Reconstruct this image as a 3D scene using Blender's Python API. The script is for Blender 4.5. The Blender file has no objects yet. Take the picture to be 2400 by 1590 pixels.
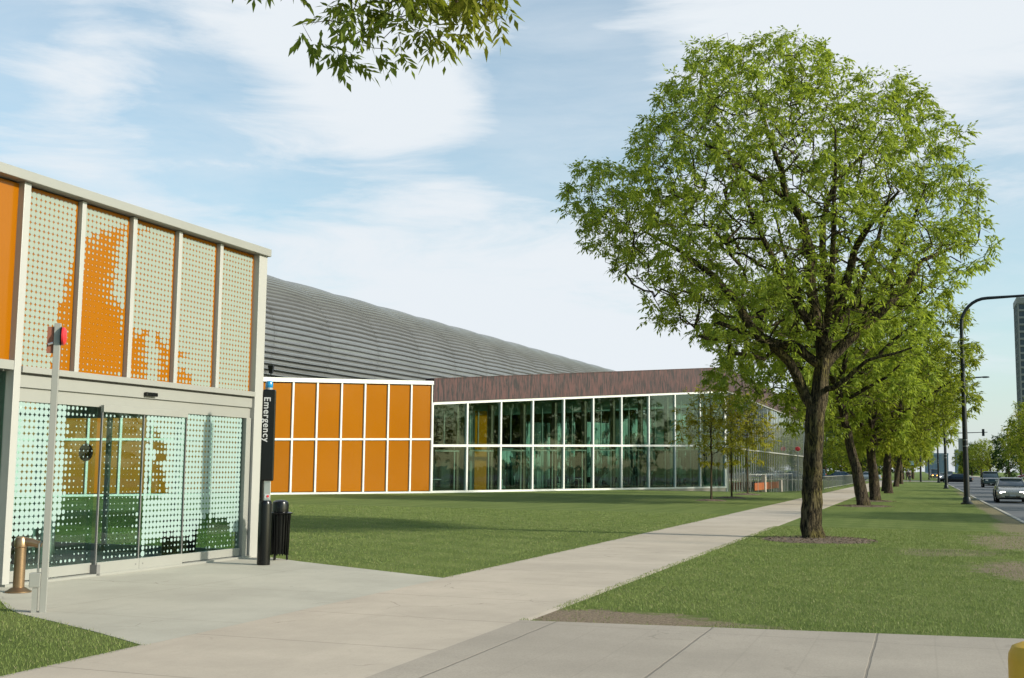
import bpy, math, random
import numpy as np
from mathutils import Vector, Matrix

C = bpy.context.scene.collection
PI = math.pi
# ------------------------------------------------------------------ camera
EYE = 1.6; FPX = 2720.0; HOR = 300.0; ROLL = -0.0102; VR = 965.0
PITCH = math.atan(HOR / FPX); YAW = math.atan(VR / (FPX / math.cos(PITCH)))
def view_ray(x, y):
    X = x - 1200; Y = y - 795; c, s = math.cos(ROLL), math.sin(ROLL)
    u = c*X - s*Y; v = s*X + c*Y
    fy = FPX*math.cos(PITCH) + v*math.sin(PITCH); fz = FPX*math.sin(PITCH) - v*math.cos(PITCH)
    return Vector((u*math.cos(YAW) - fy*math.sin(YAW), u*math.sin(YAW) + fy*math.cos(YAW), fz))
cam_data = bpy.data.cameras.new("camera"); cam = bpy.data.objects.new("camera", cam_data); C.objects.link(cam)
fwd = view_ray(1200, 795).normalized()
rgt = (view_ray(1300, 795) - view_ray(1200, 795)).normalized()
upv = rgt.cross(fwd).normalized()
M = Matrix((rgt, upv, -fwd)).transposed().to_4x4(); M.translation = Vector((0, 0, EYE))
cam.matrix_world = M
cam_data.sensor_fit = 'HORIZONTAL'; cam_data.sensor_width = 36; cam_data.lens = FPX/2400*36
cam_data.clip_start = 0.1; cam_data.clip_end = 8000
bpy.context.scene.camera = cam
# ------------------------------------------------------------------ sun, sky, exposure
SUN_EL = math.radians(25); SUN_AZ = math.radians(91)     # clockwise from +Y (up the street)
sd = Vector((math.sin(SUN_AZ)*math.cos(SUN_EL), math.cos(SUN_AZ)*math.cos(SUN_EL), math.sin(SUN_EL)))
sl = bpy.data.lights.new("sun", 'SUN'); sl.energy = 4.0; sl.angle = math.radians(2.5); sl.color = (1.0, 0.93, 0.80)
so = bpy.data.objects.new("sun", sl); C.objects.link(so); so.rotation_euler = sd.to_track_quat('Z', 'Y').to_euler()
S = bpy.context.scene
S.view_settings.view_transform = 'Standard'; S.view_settings.look = 'None'; S.view_settings.gamma = 1
S.view_settings.exposure = 0.56
W = bpy.data.worlds.new("World"); S.world = W; W.use_nodes = True
nt = W.node_tree; nt.nodes.clear()
def N(t, **k):
    n = nt.nodes.new(t)
    for a, b in k.items(): setattr(n, a, b)
    return n
def mth(op, a, b=None, clamp=False):
    n = N('ShaderNodeMath', operation=op, use_clamp=clamp)
    for i, v in enumerate((a, b)):
        if v is None: continue
        if isinstance(v, (int, float)): n.inputs[i].default_value = v
        else: nt.links.new(v, n.inputs[i])
    return n.outputs[0]
out = N('ShaderNodeOutputWorld'); bg = N('ShaderNodeBackground'); nt.links.new(bg.outputs[0], out.inputs[0])
sky = N('ShaderNodeTexSky', sky_type='NISHITA'); sky.sun_disc = False; sky.sun_elevation = SUN_EL; sky.sun_rotation = SUN_AZ
sky.air_density = 1.0; sky.dust_density = 1.5; sky.ozone_density = 1.5
tc = N('ShaderNodeTexCoord'); nrm = N('ShaderNodeVectorMath', operation='NORMALIZE'); nt.links.new(tc.outputs['Generated'], nrm.inputs[0])
D = nrm.outputs[0]
def noise(scale, stretch, rot=(0, 0, 0), detail=6, rough=0.55, dist=0.0):
    mp = N('ShaderNodeMapping'); mp.inputs['Scale'].default_value = stretch; mp.inputs['Rotation'].default_value = rot
    nt.links.new(D, mp.inputs[0]); t = N('ShaderNodeTexNoise'); nt.links.new(mp.outputs[0], t.inputs['Vector'])
    t.inputs['Scale'].default_value = scale; t.inputs['Detail'].default_value = detail; t.inputs['Roughness'].default_value = rough
    t.inputs['Distortion'].default_value = dist
    return t.outputs['Fac']
big = noise(2.6, (1, 1, 4.2), (0.22, 0.12, 0), 6, 0.55, 0.5)
fine = noise(5.5, (1, 1, 4.6), (0.26, 0.14, 0), 9, 0.62, 0.5)
cov = mth('ADD', mth('MULTIPLY', mth('SUBTRACT', big, 0.5), 1.3), mth('MULTIPLY', mth('SUBTRACT', fine, 0.5), 2.0))
# cloud banks (+) and blue openings (-) in the dome, each a soft patch round one direction
for (x, y, k, w) in [(820, 60, 230, .55), (950, 170, 260, .45), (600, 30, 300, .35), (700, 150, 330, .25), (1100, 240, 420, .3),
                     (1000, 560, 120, .55), (600, 500, 160, .35), (1350, 600, 110, .45), (300, 560, 200, .25), (1500, 760, 90, .3), (900, 450, 400, .2),
                     (2050, 40, 90, .45), (2330, 180, 120, .32), (1650, 60, 150, .3), (200, 60, 300, .25), (100, 480, 200, .15), (150, 230, 500, .25),
                     (200, 190, 350, .40), (480, 150, 260, -.38), (60, 290, 420, -.50), (420, 330, 260, -.55), (750, 370, 260, -.62), (1000, 370, 300, -.55), (1250, 400, 300, -.60),
                     (1290, 130, 260, -.42), (1400, 250, 200, -.40), (2380, 560, 200, -.45), (60, 40, 600, -.3), (2300, 900, 150, -.1), (1500, 400, 250, -.3)]:
    c = view_ray(x, y).normalized()
    dt = N('ShaderNodeVectorMath', operation='DOT_PRODUCT'); nt.links.new(D, dt.inputs[0]); dt.inputs[1].default_value = c
    g = mth('EXPONENT', mth('MULTIPLY', mth('SUBTRACT', dt.outputs['Value'], 1.0), float(k)*1.0))
    cov = mth('ADD', cov, mth('MULTIPLY', g, w))
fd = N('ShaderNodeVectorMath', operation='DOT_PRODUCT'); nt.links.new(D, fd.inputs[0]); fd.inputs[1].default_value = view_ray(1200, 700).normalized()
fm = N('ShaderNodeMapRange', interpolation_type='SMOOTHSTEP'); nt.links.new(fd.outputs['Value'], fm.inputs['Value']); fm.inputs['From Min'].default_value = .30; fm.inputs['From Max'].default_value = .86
cov = mth('SUBTRACT', cov, mth('MULTIPLY', mth('SUBTRACT', 1.0, fm.outputs[0]), .75))  # cloud cover cut behind the camera and overhead, shaped to lower fill light
mr = N('ShaderNodeMapRange', interpolation_type='SMOOTHSTEP'); nt.links.new(cov, mr.inputs['Value'])
mr.inputs['From Min'].default_value = -0.66; mr.inputs['From Max'].default_value = 0.62
skm = N('ShaderNodeVectorMath', operation='SCALE'); nt.links.new(sky.outputs[0], skm.inputs[0]); skm.inputs['Scale'].default_value = 0.14
add = N('ShaderNodeVectorMath', operation='ADD'); nt.links.new(skm.outputs[0], add.inputs[0]); add.operation = 'MULTIPLY'; add.inputs[1].default_value = (0.82, 1.02, 0.95)
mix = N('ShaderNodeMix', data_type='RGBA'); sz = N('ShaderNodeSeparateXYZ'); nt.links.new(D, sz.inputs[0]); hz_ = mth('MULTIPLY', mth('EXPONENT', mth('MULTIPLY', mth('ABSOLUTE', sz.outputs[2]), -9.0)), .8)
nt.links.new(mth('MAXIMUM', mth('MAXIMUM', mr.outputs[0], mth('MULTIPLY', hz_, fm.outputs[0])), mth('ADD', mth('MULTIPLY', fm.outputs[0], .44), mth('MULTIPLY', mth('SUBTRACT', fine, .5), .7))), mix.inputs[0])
nt.links.new(add.outputs[0], mix.inputs[6]); mix.inputs[7].default_value = (0.585, 0.625, 0.66, 1)
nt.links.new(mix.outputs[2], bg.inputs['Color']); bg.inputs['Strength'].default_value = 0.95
# ------------------------------------------------------------------ helpers
def tag(o, label=None, cat=None, group=None, kind=None):
    if label: o['label'] = label
    if cat: o['category'] = cat
    if group: o['group'] = group
    if kind: o['kind'] = kind
    return o
def thing(name, label, cat, loc=(0, 0, 0), rz=0.0, group=None):
    o = bpy.data.objects.new(name, None); C.objects.link(o); o.location = loc; o.rotation_euler = (0, 0, rz)
    o.empty_display_size = 0.3
    return tag(o, label, cat, group)
def copy_tree(o, parent=None):
    c = o.copy(); C.objects.link(c); c.parent = parent
    for ch in list(o.children): copy_tree(ch, c)
    return c
class Frame:
    """wall frame: s along the wall, n outwards (to the right of the direction), z up"""
    def __init__(self, ax, ay, bx, by):
        self.o = Vector((ax, ay)); d = Vector((bx-ax, by-ay)); self.len = d.length; self.d = d.normalized()
        self.n = Vector((self.d.y, -self.d.x))
    def p(self, s, n, z):
        q = self.o + self.d*s + self.n*n
        return (q.x, q.y, z)
    def ang(self): return math.atan2(self.d.y, self.d.x)
class MB:
    def __init__(self): self.v = []; self.f = []
    def hexa(self, p):
        b = len(self.v); self.v += [tuple(q) for q in p]
        for q in ((0, 3, 2, 1), (4, 5, 6, 7), (0, 1, 5, 4), (1, 2, 6, 5), (2, 3, 7, 6), (3, 0, 4, 7)): self.f.append(tuple(b+i for i in q))
        return self
    def box(self, x0, x1, y0, y1, z0, z1):
        return self.hexa([(x0, y0, z0), (x1, y0, z0), (x1, y1, z0), (x0, y1, z0), (x0, y0, z1), (x1, y0, z1), (x1, y1, z1), (x0, y1, z1)])
    def taper(self, x0, x1, y0, y1, z0, X0, X1, Y0, Y1, z1):
        return self.hexa([(x0, y0, z0), (x1, y0, z0), (x1, y1, z0), (x0, y1, z0), (X0, Y0, z1), (X1, Y0, z1), (X1, Y1, z1), (X0, Y1, z1)])
    def wall(self, F, s0, s1, n0, n1, z0, z1, z0b=None, z1b=None):
        z0b = z0 if z0b is None else z0b; z1b = z1 if z1b is None else z1b
        return self.hexa([F.p(s0, n1, z0), F.p(s1, n1, z0b), F.p(s1, n0, z0b), F.p(s0, n0, z0), F.p(s0, n1, z1), F.p(s1, n1, z1b), F.p(s1, n0, z1b), F.p(s0, n0, z1)])
    def tube(self, pts, rad, n=8, cap=True, ref=None):
        pts = [Vector(p) for p in pts]
        if isinstance(rad, (int, float)): rad = [rad]*len(pts)
        b = len(self.v); u = None
        for i, p in enumerate(pts):
            t = (pts[min(i+1, len(pts)-1)] - pts[max(i-1, 0)]).normalized()
            if u is None:
                a = Vector((0, 0, 1)) if abs(t.z) < 0.9 else Vector((1, 0, 0)); u = t.cross(a).normalized()
            else:
                u = (u - t*u.dot(t)).normalized()
            w = t.cross(u)
            for k in range(n):
                an = 2*PI*k/n; self.v.append(tuple(p + (u*math.cos(an) + w*math.sin(an))*rad[i]))
        for i in range(len(pts)-1):
            for k in range(n):
                k2 = (k+1) % n; self.f.append((b+i*n+k, b+i*n+k2, b+(i+1)*n+k2, b+(i+1)*n+k))
        if cap:
            self.f.append(tuple(b+k for k in range(n))[::-1]); self.f.append(tuple(b+(len(pts)-1)*n+k for k in range(n)))
        return self
    def lathe(self, prof, n=20, cx=0, cy=0, sx=1, sy=1):
        b = len(self.v)
        for r, z in prof:
            for k in range(n):
                a = 2*PI*k/n; self.v.append((cx+r*sx*math.cos(a), cy+r*sy*math.sin(a), z))
        for i in range(len(prof)-1):
            for k in range(n):
                k2 = (k+1) % n; self.f.append((b+i*n+k, b+i*n+k2, b+(i+1)*n+k2, b+(i+1)*n+k))
        self.f.append(tuple(b+k for k in range(n))[::-1]); self.f.append(tuple(b+(len(prof)-1)*n+k for k in range(n)))
        return self
    def poly(self, pts, z0, z1):
        b = len(self.v); n = len(pts)
        for z in (z0, z1): self.v += [(p[0], p[1], z) for p in pts]
        self.f.append(tuple(b+i for i in range(n))[::-1]); self.f.append(tuple(b+n+i for i in range(n)))
        for i in range(n): j = (i+1) % n; self.f.append((b+i, b+j, b+n+j, b+n+i))
        return self
    def disc(self, F, s, z, r, n0, k=8):
        b = len(self.v)
        for i in range(k): a = 2*PI*(i+.5)/k; self.v.append(F.p(s+r*math.cos(a), n0, z+r*math.sin(a)))
        self.f.append(tuple(range(b, b+k))); return self
    def build(self, name, mat, parent=None, smooth=False, bevel=0, nbase=None, mat2=None):
        me = bpy.data.meshes.new(name); me.from_pydata(self.v, [], self.f)
        if smooth:
            me.polygons.foreach_set('use_smooth', [True]*len(me.polygons)); me.set_sharp_from_angle(angle=math.radians(35))
        me.materials.append(mat)
        if mat2:
            me.materials.append(mat2); me.polygons.foreach_set('material_index', [0 if i < nbase else 1 for i in range(len(me.polygons))])
        me.update()
        o = bpy.data.objects.new(name, me); C.objects.link(o); o.parent = parent
        if bevel:
            m = o.modifiers.new('bevel', 'BEVEL'); m.width = bevel; m.segments = 2; m.limit_method = 'ANGLE'
        return o
def sheet(name, pts, z, mat, kind='structure'):
    me = bpy.data.meshes.new(name); me.from_pydata([(p[0], p[1], z) for p in pts], [], [tuple(range(len(pts)))]); me.materials.append(mat)
    o = bpy.data.objects.new(name, me); C.objects.link(o); return tag(o, kind=kind)
# ------------------------------------------------------------------ materials
class NB:
    def __init__(self, name):
        self.m = bpy.data.materials.new(name); self.m.use_nodes = True; self.t = self.m.node_tree; self.t.nodes.clear()
        self.o = self.t.nodes.new('ShaderNodeOutputMaterial')
    def n(self, ty, ins=None, **k):
        x = self.t.nodes.new(ty)
        for a, b in k.items(): setattr(x, a, b)
        for a, b in (ins or {}).items():
            if hasattr(b, 'is_linked') or isinstance(b, bpy.types.NodeSocket): self.t.links.new(b, x.inputs[a])
            else: x.inputs[a].default_value = b
        return x
    def math(self, op, a, b=0.0, clamp=False): return self.n('ShaderNodeMath', {0: a, 1: b}, operation=op, use_clamp=clamp).outputs[0]
    def mix(self, f, a, b): return self.n('ShaderNodeMix', {0: f, 6: a, 7: b}, data_type='RGBA').outputs[2]
    def coord(self, scale=(1, 1, 1), kind='Object', rot=(0, 0, 0)):
        c = self.n('ShaderNodeTexCoord').outputs[kind]
        return self.n('ShaderNodeMapping', {0: c, 'Scale': scale, 'Rotation': rot}).outputs[0]
    def noise(self, vec, scale, detail=4, rough=.55, dist=0): return self.n('ShaderNodeTexNoise', {'Vector': vec, 'Scale': scale, 'Detail': detail, 'Roughness': rough, 'Distortion': dist}).outputs['Fac']
    def ramp(self, f, a, b): return self.n('ShaderNodeMapRange', {0: f, 1: a, 2: b}, interpolation_type='SMOOTHSTEP').outputs[0]
    def bump(self, h, strength=.3, dist=.02): return self.n('ShaderNodeBump', {'Height': h, 'Strength': strength, 'Distance': dist}).outputs[0]
    def out(self, sh): self.t.links.new(sh, self.o.inputs[0]); return self.m
def c4(c): return (c[0], c[1], c[2], 1)
def simple(name, col, rough=.5, metal=0, var=.12, scale=3, bump=0, bscale=40, spec=.5, coat=0):
    b = NB(name); v = b.coord(); f = b.noise(v, scale, 5, .6)
    colo = b.mix(f, c4([c*(1-var) for c in col]), c4([min(1, c*(1+var)) for c in col]))
    ins = {'Base Color': colo, 'Roughness': b.math('ADD', rough-.04, b.math('MULTIPLY', f, .08)), 'Metallic': metal, 'Specular IOR Level': spec, 'Coat Weight': coat}
    if bump: ins['Normal'] = b.bump(b.noise(v, bscale, 4), bump, .01)
    return b.out(b.n('ShaderNodeBsdfPrincipled', ins).outputs[0])
def glass(name, tint, refl=1.0, ior=1.5, rough=.01):
    b = NB(name)
    wob = b.bump(b.noise(b.coord(), .7, 2), .012, .5)
    tr = b.n('ShaderNodeBsdfTransparent', {'Color': c4(tint)}).outputs[0]
    gl = b.n('ShaderNodeBsdfGlossy', {'Color': (1, 1, 1, 1), 'Roughness': rough, 'Normal': wob}).outputs[0]
    ge = b.n('ShaderNodeNewGeometry'); dt = b.n('ShaderNodeVectorMath', {0: ge.outputs['Normal'], 1: ge.outputs['Incoming']}, operation='DOT_PRODUCT').outputs['Value']
    r0 = ((ior-1)/(ior+1))**2
    fr = b.math('MULTIPLY', b.math('ADD', r0, b.math('MULTIPLY', b.math('POWER', b.math('SUBTRACT', 1.0, b.math('ABSOLUTE', dt), True), 5.0), 1-r0)), refl, True)
    return b.out(b.n('ShaderNodeMixShader', {0: fr, 1: tr, 2: gl}).outputs[0])
def concrete(name, col, joint_y=None, joint_x=None, speck=.2, jcol=.45, faint=None, cracks=0):
    b = NB(name); v = b.coord()
    f = b.noise(v, .45, 6, .65); g = b.noise(v, 60, 3, .7); st = b.noise(v, 2.2, 5, .7, .6)
    colo = b.mix(b.ramp(f, .3, .7), c4([c*.84 for c in col]), c4([c*1.08 for c in col])); f2 = b.noise(b.coord((1, .25, 1)), 3.5, 6, .7, 1.0); colo = b.mix(b.math('MULTIPLY', b.ramp(f2, .5, .75), .30), colo, c4([c*.72 for c in col])); gr = b.noise(v, 7, 6, .8); colo = b.mix(b.math('MULTIPLY', gr, .22), colo, c4([c*.75 for c in col]))
    colo = b.mix(b.math('MULTIPLY', b.ramp(g, .35, .75), speck), colo, c4([c*.55 for c in col]))
    colo = b.mix(b.math('MULTIPLY', b.ramp(st, .60, .78), .22), colo, c4([c*.62 for c in col]))
    sp = b.noise(v, 9, 2, .5); colo = b.mix(b.math('MULTIPLY', b.ramp(sp, .74, .80), .5), colo, c4([c*.4 for c in col]))
    sx = b.n('ShaderNodeSeparateXYZ', {0: b.n('ShaderNodeTexCoord').outputs['Object']}); wob = b.math('MULTIPLY', b.math('SUBTRACT', b.noise(v, 3, 4), .5), .02)
    h = b.math('MULTIPLY', g, .15)
    if cracks:
        vo = b.n('ShaderNodeTexVoronoi', {'Vector': b.n('ShaderNodeVectorMath', {0: v, 1: b.n('ShaderNodeTexNoise', {'Vector': v, 'Scale': 1.2, 'Detail': 6}).outputs['Color']}, operation='ADD').outputs[0], 'Scale': .42}, feature='DISTANCE_TO_EDGE').outputs['Distance']
        ln = b.math('MULTIPLY', b.math('SUBTRACT', 1.0, b.ramp(vo, .002, .006), True), b.ramp(b.noise(v, .5, 3), .5, .6)); colo = b.mix(b.math('MULTIPLY', ln, cracks), colo, c4([c*.4 for c in col]))
    for ax, lst in ((1, joint_y), (0, joint_x), (0, faint)):
        if lst is None: continue
        off, per, wd, amt = lst
        fr = b.math('PINGPONG', b.math('SUBTRACT', b.math('ADD', sx.outputs[ax], wob), off), per/2)
        ln = b.math('SUBTRACT', 1.0, b.ramp(fr, wd*.5, wd), True)
        colo = b.mix(b.math('MULTIPLY', ln, amt), colo, c4([c*jcol for c in col])); h = b.math('SUBTRACT', h, b.math('MULTIPLY', ln, min(1.0, amt*amt*2.5)))
    return b.out(b.n('ShaderNodeBsdfPrincipled', {'Base Color': colo, 'Roughness': .9, 'Specular IOR Level': .25, 'Normal': b.bump(h, .35, .01)}).outputs[0])
def lawn_mat():
    b = NB('lawn'); v = b.coord(); vs = b.coord((.35, 1.6, 1))
    a = b.noise(v, 22, 4, .75); s = b.noise(vs, .55, 5, .6, .3); t = b.noise(v, .9, 4, .6); m = b.noise(v, 90, 3, .8)
    col = b.mix(a, (.125, .165, .040, 1), (.205, .245, .080, 1))
    col = b.mix(b.math('MULTIPLY', b.ramp(s, .35, .7), .5), col, (.175, .215, .07, 1)); q = b.noise(b.coord((1.6, .12, 1), rot=(0, 0, .5)), .9, 3, .5); col = b.mix(b.math('MULTIPLY', b.ramp(q, .40, .60), .30), col, (.07, .115, .024, 1))
    col = b.mix(b.math('MULTIPLY', b.ramp(m, .55, .8), .35), col, (.17, .20, .07, 1))
    col = b.mix(b.math('MULTIPLY', b.ramp(t, .55, .85), .35), col, (.05, .09, .014, 1))
    sx = b.n('ShaderNodeSeparateXYZ', {0: b.n('ShaderNodeTexCoord').outputs['Object']})
    st_ = b.math('SINE', b.math('ADD', b.math('MULTIPLY', sx.outputs[0], 2.1), b.math('ADD', b.math('MULTIPLY', sx.outputs[1], 4.2), b.math('MULTIPLY', b.noise(v, .4, 2), 3.0)))); col = b.mix(b.math('MULTIPLY', b.ramp(st_, -.3, .3), .30), col, (.085, .135, .028, 1)); dn = b.math('ADD', b.math('MULTIPLY', b.noise(v, 1.6, 6, .7), .7), b.math('MULTIPLY', b.noise(v, 9, 5, .8), .3)); dirt = 0.0
    for (x, y, rx, ry, k) in DIRT:
        dx = b.math('DIVIDE', b.math('SUBTRACT', sx.outputs[0], x), rx); dy = b.math('DIVIDE', b.math('SUBTRACT', sx.outputs[1], y), ry)
        r = b.math('SUBTRACT', 1.0, b.math('SQRT', b.math('ADD', b.math('MULTIPLY', dx, dx), b.math('MULTIPLY', dy, dy))))
        dirt = b.math('MAXIMUM', dirt, b.ramp(b.math('ADD', r, b.math('MULTIPLY', b.math('SUBTRACT', dn, .5), 2.6)), .0, .35) if k == 1 else b.math('MULTIPLY', b.ramp(b.math('ADD', r, b.math('MULTIPLY', b.math('SUBTRACT', dn, .5), 2.4)), .1, .5), k))
    soil = b.mix(b.ramp(b.noise(v, 26, 6, .85), .3, .7), (.12, .09, .06, 1), (.42, .33, .245, 1))
    col = b.mix(dirt, col, soil)
    return b.out(b.n('ShaderNodeBsdfPrincipled', {'Base Color': col, 'Roughness': .95, 'Specular IOR Level': .1, 'Normal': b.bump(b.math('ADD', a, m), .9, .04)}).outputs[0])
def leaf_mat(name, c1, c2, c3):
    b = NB(name); r = b.n('ShaderNodeNewGeometry').outputs['Random Per Island']; f = b.noise(b.coord(), .5, 3, .6)
    col = b.mix(r, c4(c1), c4(c2)); col = b.mix(b.ramp(f, .42, .66), col, c4(c3))
    pr = b.n('ShaderNodeBsdfPrincipled', {'Base Color': col, 'Roughness': .65, 'Specular IOR Level': .15}).outputs[0]
    tl = b.n('ShaderNodeBsdfTranslucent', {'Color': b.mix(.35, col, c4([c1[0]*2.4, c1[1]*2.2, c1[2]*.8]))}).outputs[0]
    return b.out(b.n('ShaderNodeMixShader', {0: .50, 1: pr, 2: tl}).outputs[0])
def bark_mat(name, c1, c2, moss=None):
    b = NB(name); v = b.coord((1, 1, .17)); f = b.noise(v, 24, 5, .7, .9); g = b.noise(b.coord(), 2.2, 4)
    rid = b.ramp(f, .40, .58)
    col = b.mix(rid, c4(c1), c4(c2))
    if moss: col = b.mix(b.math('MULTIPLY', b.math('MULTIPLY', b.ramp(g, .42, .66), rid), .55), col, c4(moss))
    return b.out(b.n('ShaderNodeBsdfPrincipled', {'Base Color': col, 'Roughness': .95, 'Specular IOR Level': .15, 'Normal': b.bump(rid, .9, .045)}).outputs[0])
DIRT = [(-3.3, 12.35, 1.25, .75, 1), (-2.3, 12.3, 1.1, .3, .8), (1.9, 29.5, 1.3, 4.5, .85), (1.6, 21, 1.2, 2.8, .9), (.5, 25, 1.5, 1.5, .6), (.1, 24.2, .9, .8, .5), (2.7, 60, .55, 60, .7), (2.5, 36, .8, 6, .7)]
m_lawn = lawn_mat()
m_walk = concrete('walk_concrete', (.465, .395, .32), joint_y=(13.47, 1.95, .014, .6), cracks=.5)
m_apron = concrete('apron_concrete', (.43, .40, .335), speck=.2, joint_x=(-9.1, 2.6, .010, .4), joint_y=(16.2, 2.9, .010, .4), cracks=.5)
m_fore = concrete('path_concrete', (.365, .315, .26), joint_x=(-2.04, 1.58, .014, .7), speck=.45, joint_y=(11.55, 40, .012, .45), faint=(-2.04, .527, .011, .13), cracks=.4)
m_kerb = concrete('kerb_concrete', (.42, .39, .34), joint_y=(0, 3, .02, .6))
m_asph = concrete('asphalt', (.135, .14, .15), joint_y=(5, 12, .02, .4), speck=.3)
m_base = concrete('base_concrete', (.42, .37, .32), speck=.1)
m_white = simple('white_frame', (.60, .60, .57), .4, var=.05)
m_alu = simple('grey_aluminium', (.285, .28, .255), .42, metal=.15, var=.05)
m_alulight = simple('pale_aluminium', (.37, .36, .335), .4, metal=.1, var=.04)
m_aludark = simple('dark_aluminium', (.16, .155, .15), .5, var=.1)
m_brown = None
def orange_mat():
    b = NB('orange_panel'); v = b.coord(); f = b.noise(v, .35, 4, .5); g = b.noise(b.coord((1, 1, .1)), 14, 3, .6)
    col = b.mix(f, (.27, .088, .0003, 1), (.325, .112, .0003, 1)); col = b.mix(b.math('MULTIPLY', g, .25), col, (.25, .085, .001, 1)); oi = b.n('ShaderNodeObjectInfo').outputs['Random']; col = b.mix(b.math('MULTIPLY', oi, .35), col, (.225, .070, .0005, 1))
    return b.out(b.n('ShaderNodeBsdfPrincipled', {'Base Color': col, 'Roughness': .2, 'Specular IOR Level': .28, 'Normal': b.bump(f, .12, .3)}).outputs[0])
m_orange = orange_mat()
def fascia_mat():
    b = NB('brown_fascia'); v = b.coord((1, 1, .16)); f = b.noise(v, 6.5, 4, .65, .3); g = b.noise(b.coord((1, 1, .5)), 2.5, 5, .7, 1.2)
    col = b.mix(b.ramp(f, .40, .60), (.012, .008, .008, 1), (.078, .030, .026, 1)); col = b.mix(b.math('MULTIPLY', b.ramp(g, .5, .66), .55), col, (.05, .03, .03, 1))
    return b.out(b.n('ShaderNodeBsdfPrincipled', {'Base Color': col, 'Roughness': .7, 'Normal': b.bump(f, .5, .05)}).outputs[0])
m_fascia = fascia_mat()
m_glass = glass('hall_glass', (.70, .82, .77), .9)
m_glassb = glass('street_glass', (.50, .68, .62), 1.5, 1.55, .03)
m_glassd = glass('door_glass', (.80, .91, .88), 1.0)
m_dark = simple('dark_interior', (.02, .03, .026), .8, var=.2)
m_teal = None
def curtain_mat():
    b = NB('curtain'); v = b.coord(); f = b.noise(b.coord((1, 1, .8)), .55, 5, .62, 1.0); s = b.noise(b.coord((1, 1, .02)), 7, 3, .6)
    col = b.mix(b.ramp(f, .50, .53), (.27, .37, .335, 1), (.012, .03, .022, 1)); col = b.mix(b.math('MULTIPLY', b.ramp(s, .4, .7), .35), col, (.09, .16, .14, 1))
    return b.out(b.n('ShaderNodeBsdfPrincipled', {'Base Color': col, 'Roughness': .8}).outputs[0])
m_curtain = curtain_mat()
m_column = simple('brown_column', (.13, .085, .06), .6)
m_black = simple('black_metal', (.003, .003, .0035), .24, var=.15, spec=.35)
m_lampblk = simple('lamp_post_paint', (.005, .007, .009), .45, var=.1)
m_dot = simple('mint_frit', (.235, .268, .225), .5, var=.04)
m_dotg = simple('glass_frit', (.25, .335, .315), .5, var=.04)
m_bronze = simple('bronze', (.30, .20, .12), .35, metal=.85, var=.3, scale=8)
m_steel = simple('steel', (.55, .54, .52), .3, metal=.9)
m_red = simple('red_paint', (.55, .03, .035), .35, var=.08)
m_brownred = simple('rust_plate', (.24, .08, .045), .6)
m_blue = simple('blue_lamp_glass', (.01, .20, .42), .15, var=.1, coat=.5)
m_lett = simple('white_lettering', (.42, .42, .42), .5)
m_yellow = simple('yellow_paint', (.60, .34, .02), .5, var=.18, scale=6, bump=.3, bscale=30)
m_mulch = None
def mulch_mat():
    b = NB('mulch'); v = b.coord(); f = b.noise(v, 28, 5, .8, 1)
    col = b.mix(b.ramp(f, .3, .7), (.05, .036, .025, 1), (.20, .145, .10, 1))
    return b.out(b.n('ShaderNodeBsdfPrincipled', {'Base Color': col, 'Roughness': .95, 'Normal': b.bump(f, .8, .04)}).outputs[0])
m_mulch = mulch_mat()
def grass_mat():
    b = NB('grass_blades'); r = b.n('ShaderNodeNewGeometry').outputs['Random Per Island']; f = b.noise(b.coord((.35, 1.6, 1)), .55, 5, .6)
    col = b.mix(r, (.145, .200, .045, 1), (.235, .285, .09, 1)); col = b.mix(b.math('MULTIPLY', b.ramp(f, .35, .7), .35), col, (.20, .235, .08, 1)); f3 = b.noise(b.coord(), 1.7, 5, .7); col = b.mix(b.math('MULTIPLY', b.ramp(f3, .52, .70), .5), col, (.085, .145, .035, 1)); col = b.mix(b.ramp(r, .93, .95), col, (.34, .31, .16, 1)); f4 = b.noise(b.coord(), .8, 6, .75); col = b.mix(b.math('MULTIPLY', b.ramp(f4, .58, .72), .45), col, (.27, .27, .11, 1))
    pr = b.n('ShaderNodeBsdfPrincipled', {'Base Color': col, 'Roughness': .6, 'Specular IOR Level': .2}).outputs[0]
    tl = b.n('ShaderNodeBsdfTranslucent', {'Color': col}).outputs[0]
    return b.out(b.n('ShaderNodeMixShader', {0: .3, 1: pr, 2: tl}).outputs[0])
m_grass = grass_mat()
# ------------------------------------------------------------------ ground
def sst(t): t = min(1, max(0, t)); return t*t*(3-2*t)
def gz(x, y):
    if x > 3.01 and x < 15.45: return -0.2
    if x > -8.2: return 0.0
    k = sst((-8.5-x)/4); return -k*(.52*sst((y-84)/17) + 1.2*min(1.0, max(0, (y-101)/68)))
def make_ground():
    xs = [-2500, -800, -300, -120, -70, -50] + [-44+1.2*i for i in range(31)] + [-6, -3, 0, 2.99, 3.03, 15.4, 15.46, 25, 60, 150, 400, 1000, 2500]
    ys = [-200, -60, -20] + [-10+4*i for i in range(60)] + [240, 300, 450, 800, 1600, 4000]
    v = [(x, y, gz(x, y)) for y in ys for x in xs]; nx = len(xs)
    f = [(j*nx+i, j*nx+i+1, (j+1)*nx+i+1, (j+1)*nx+i) for j in range(len(ys)-1) for i in range(nx-1)]
    me = bpy.data.meshes.new('lawn'); me.from_pydata(v, [], f); me.materials.append(m_lawn)
    me.polygons.foreach_set('use_smooth', [True]*len(f)); me.set_sharp_from_angle(angle=math.radians(40))
    o = bpy.data.objects.new('lawn', me); C.objects.link(o); tag(o, kind='structure')
make_ground()
tag(MB().taper(-6.62, -3.88, -8, 189, -.004, -6.5, -4.0, -8, 189, .006).build('walkway', m_walk), kind='structure')
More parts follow.
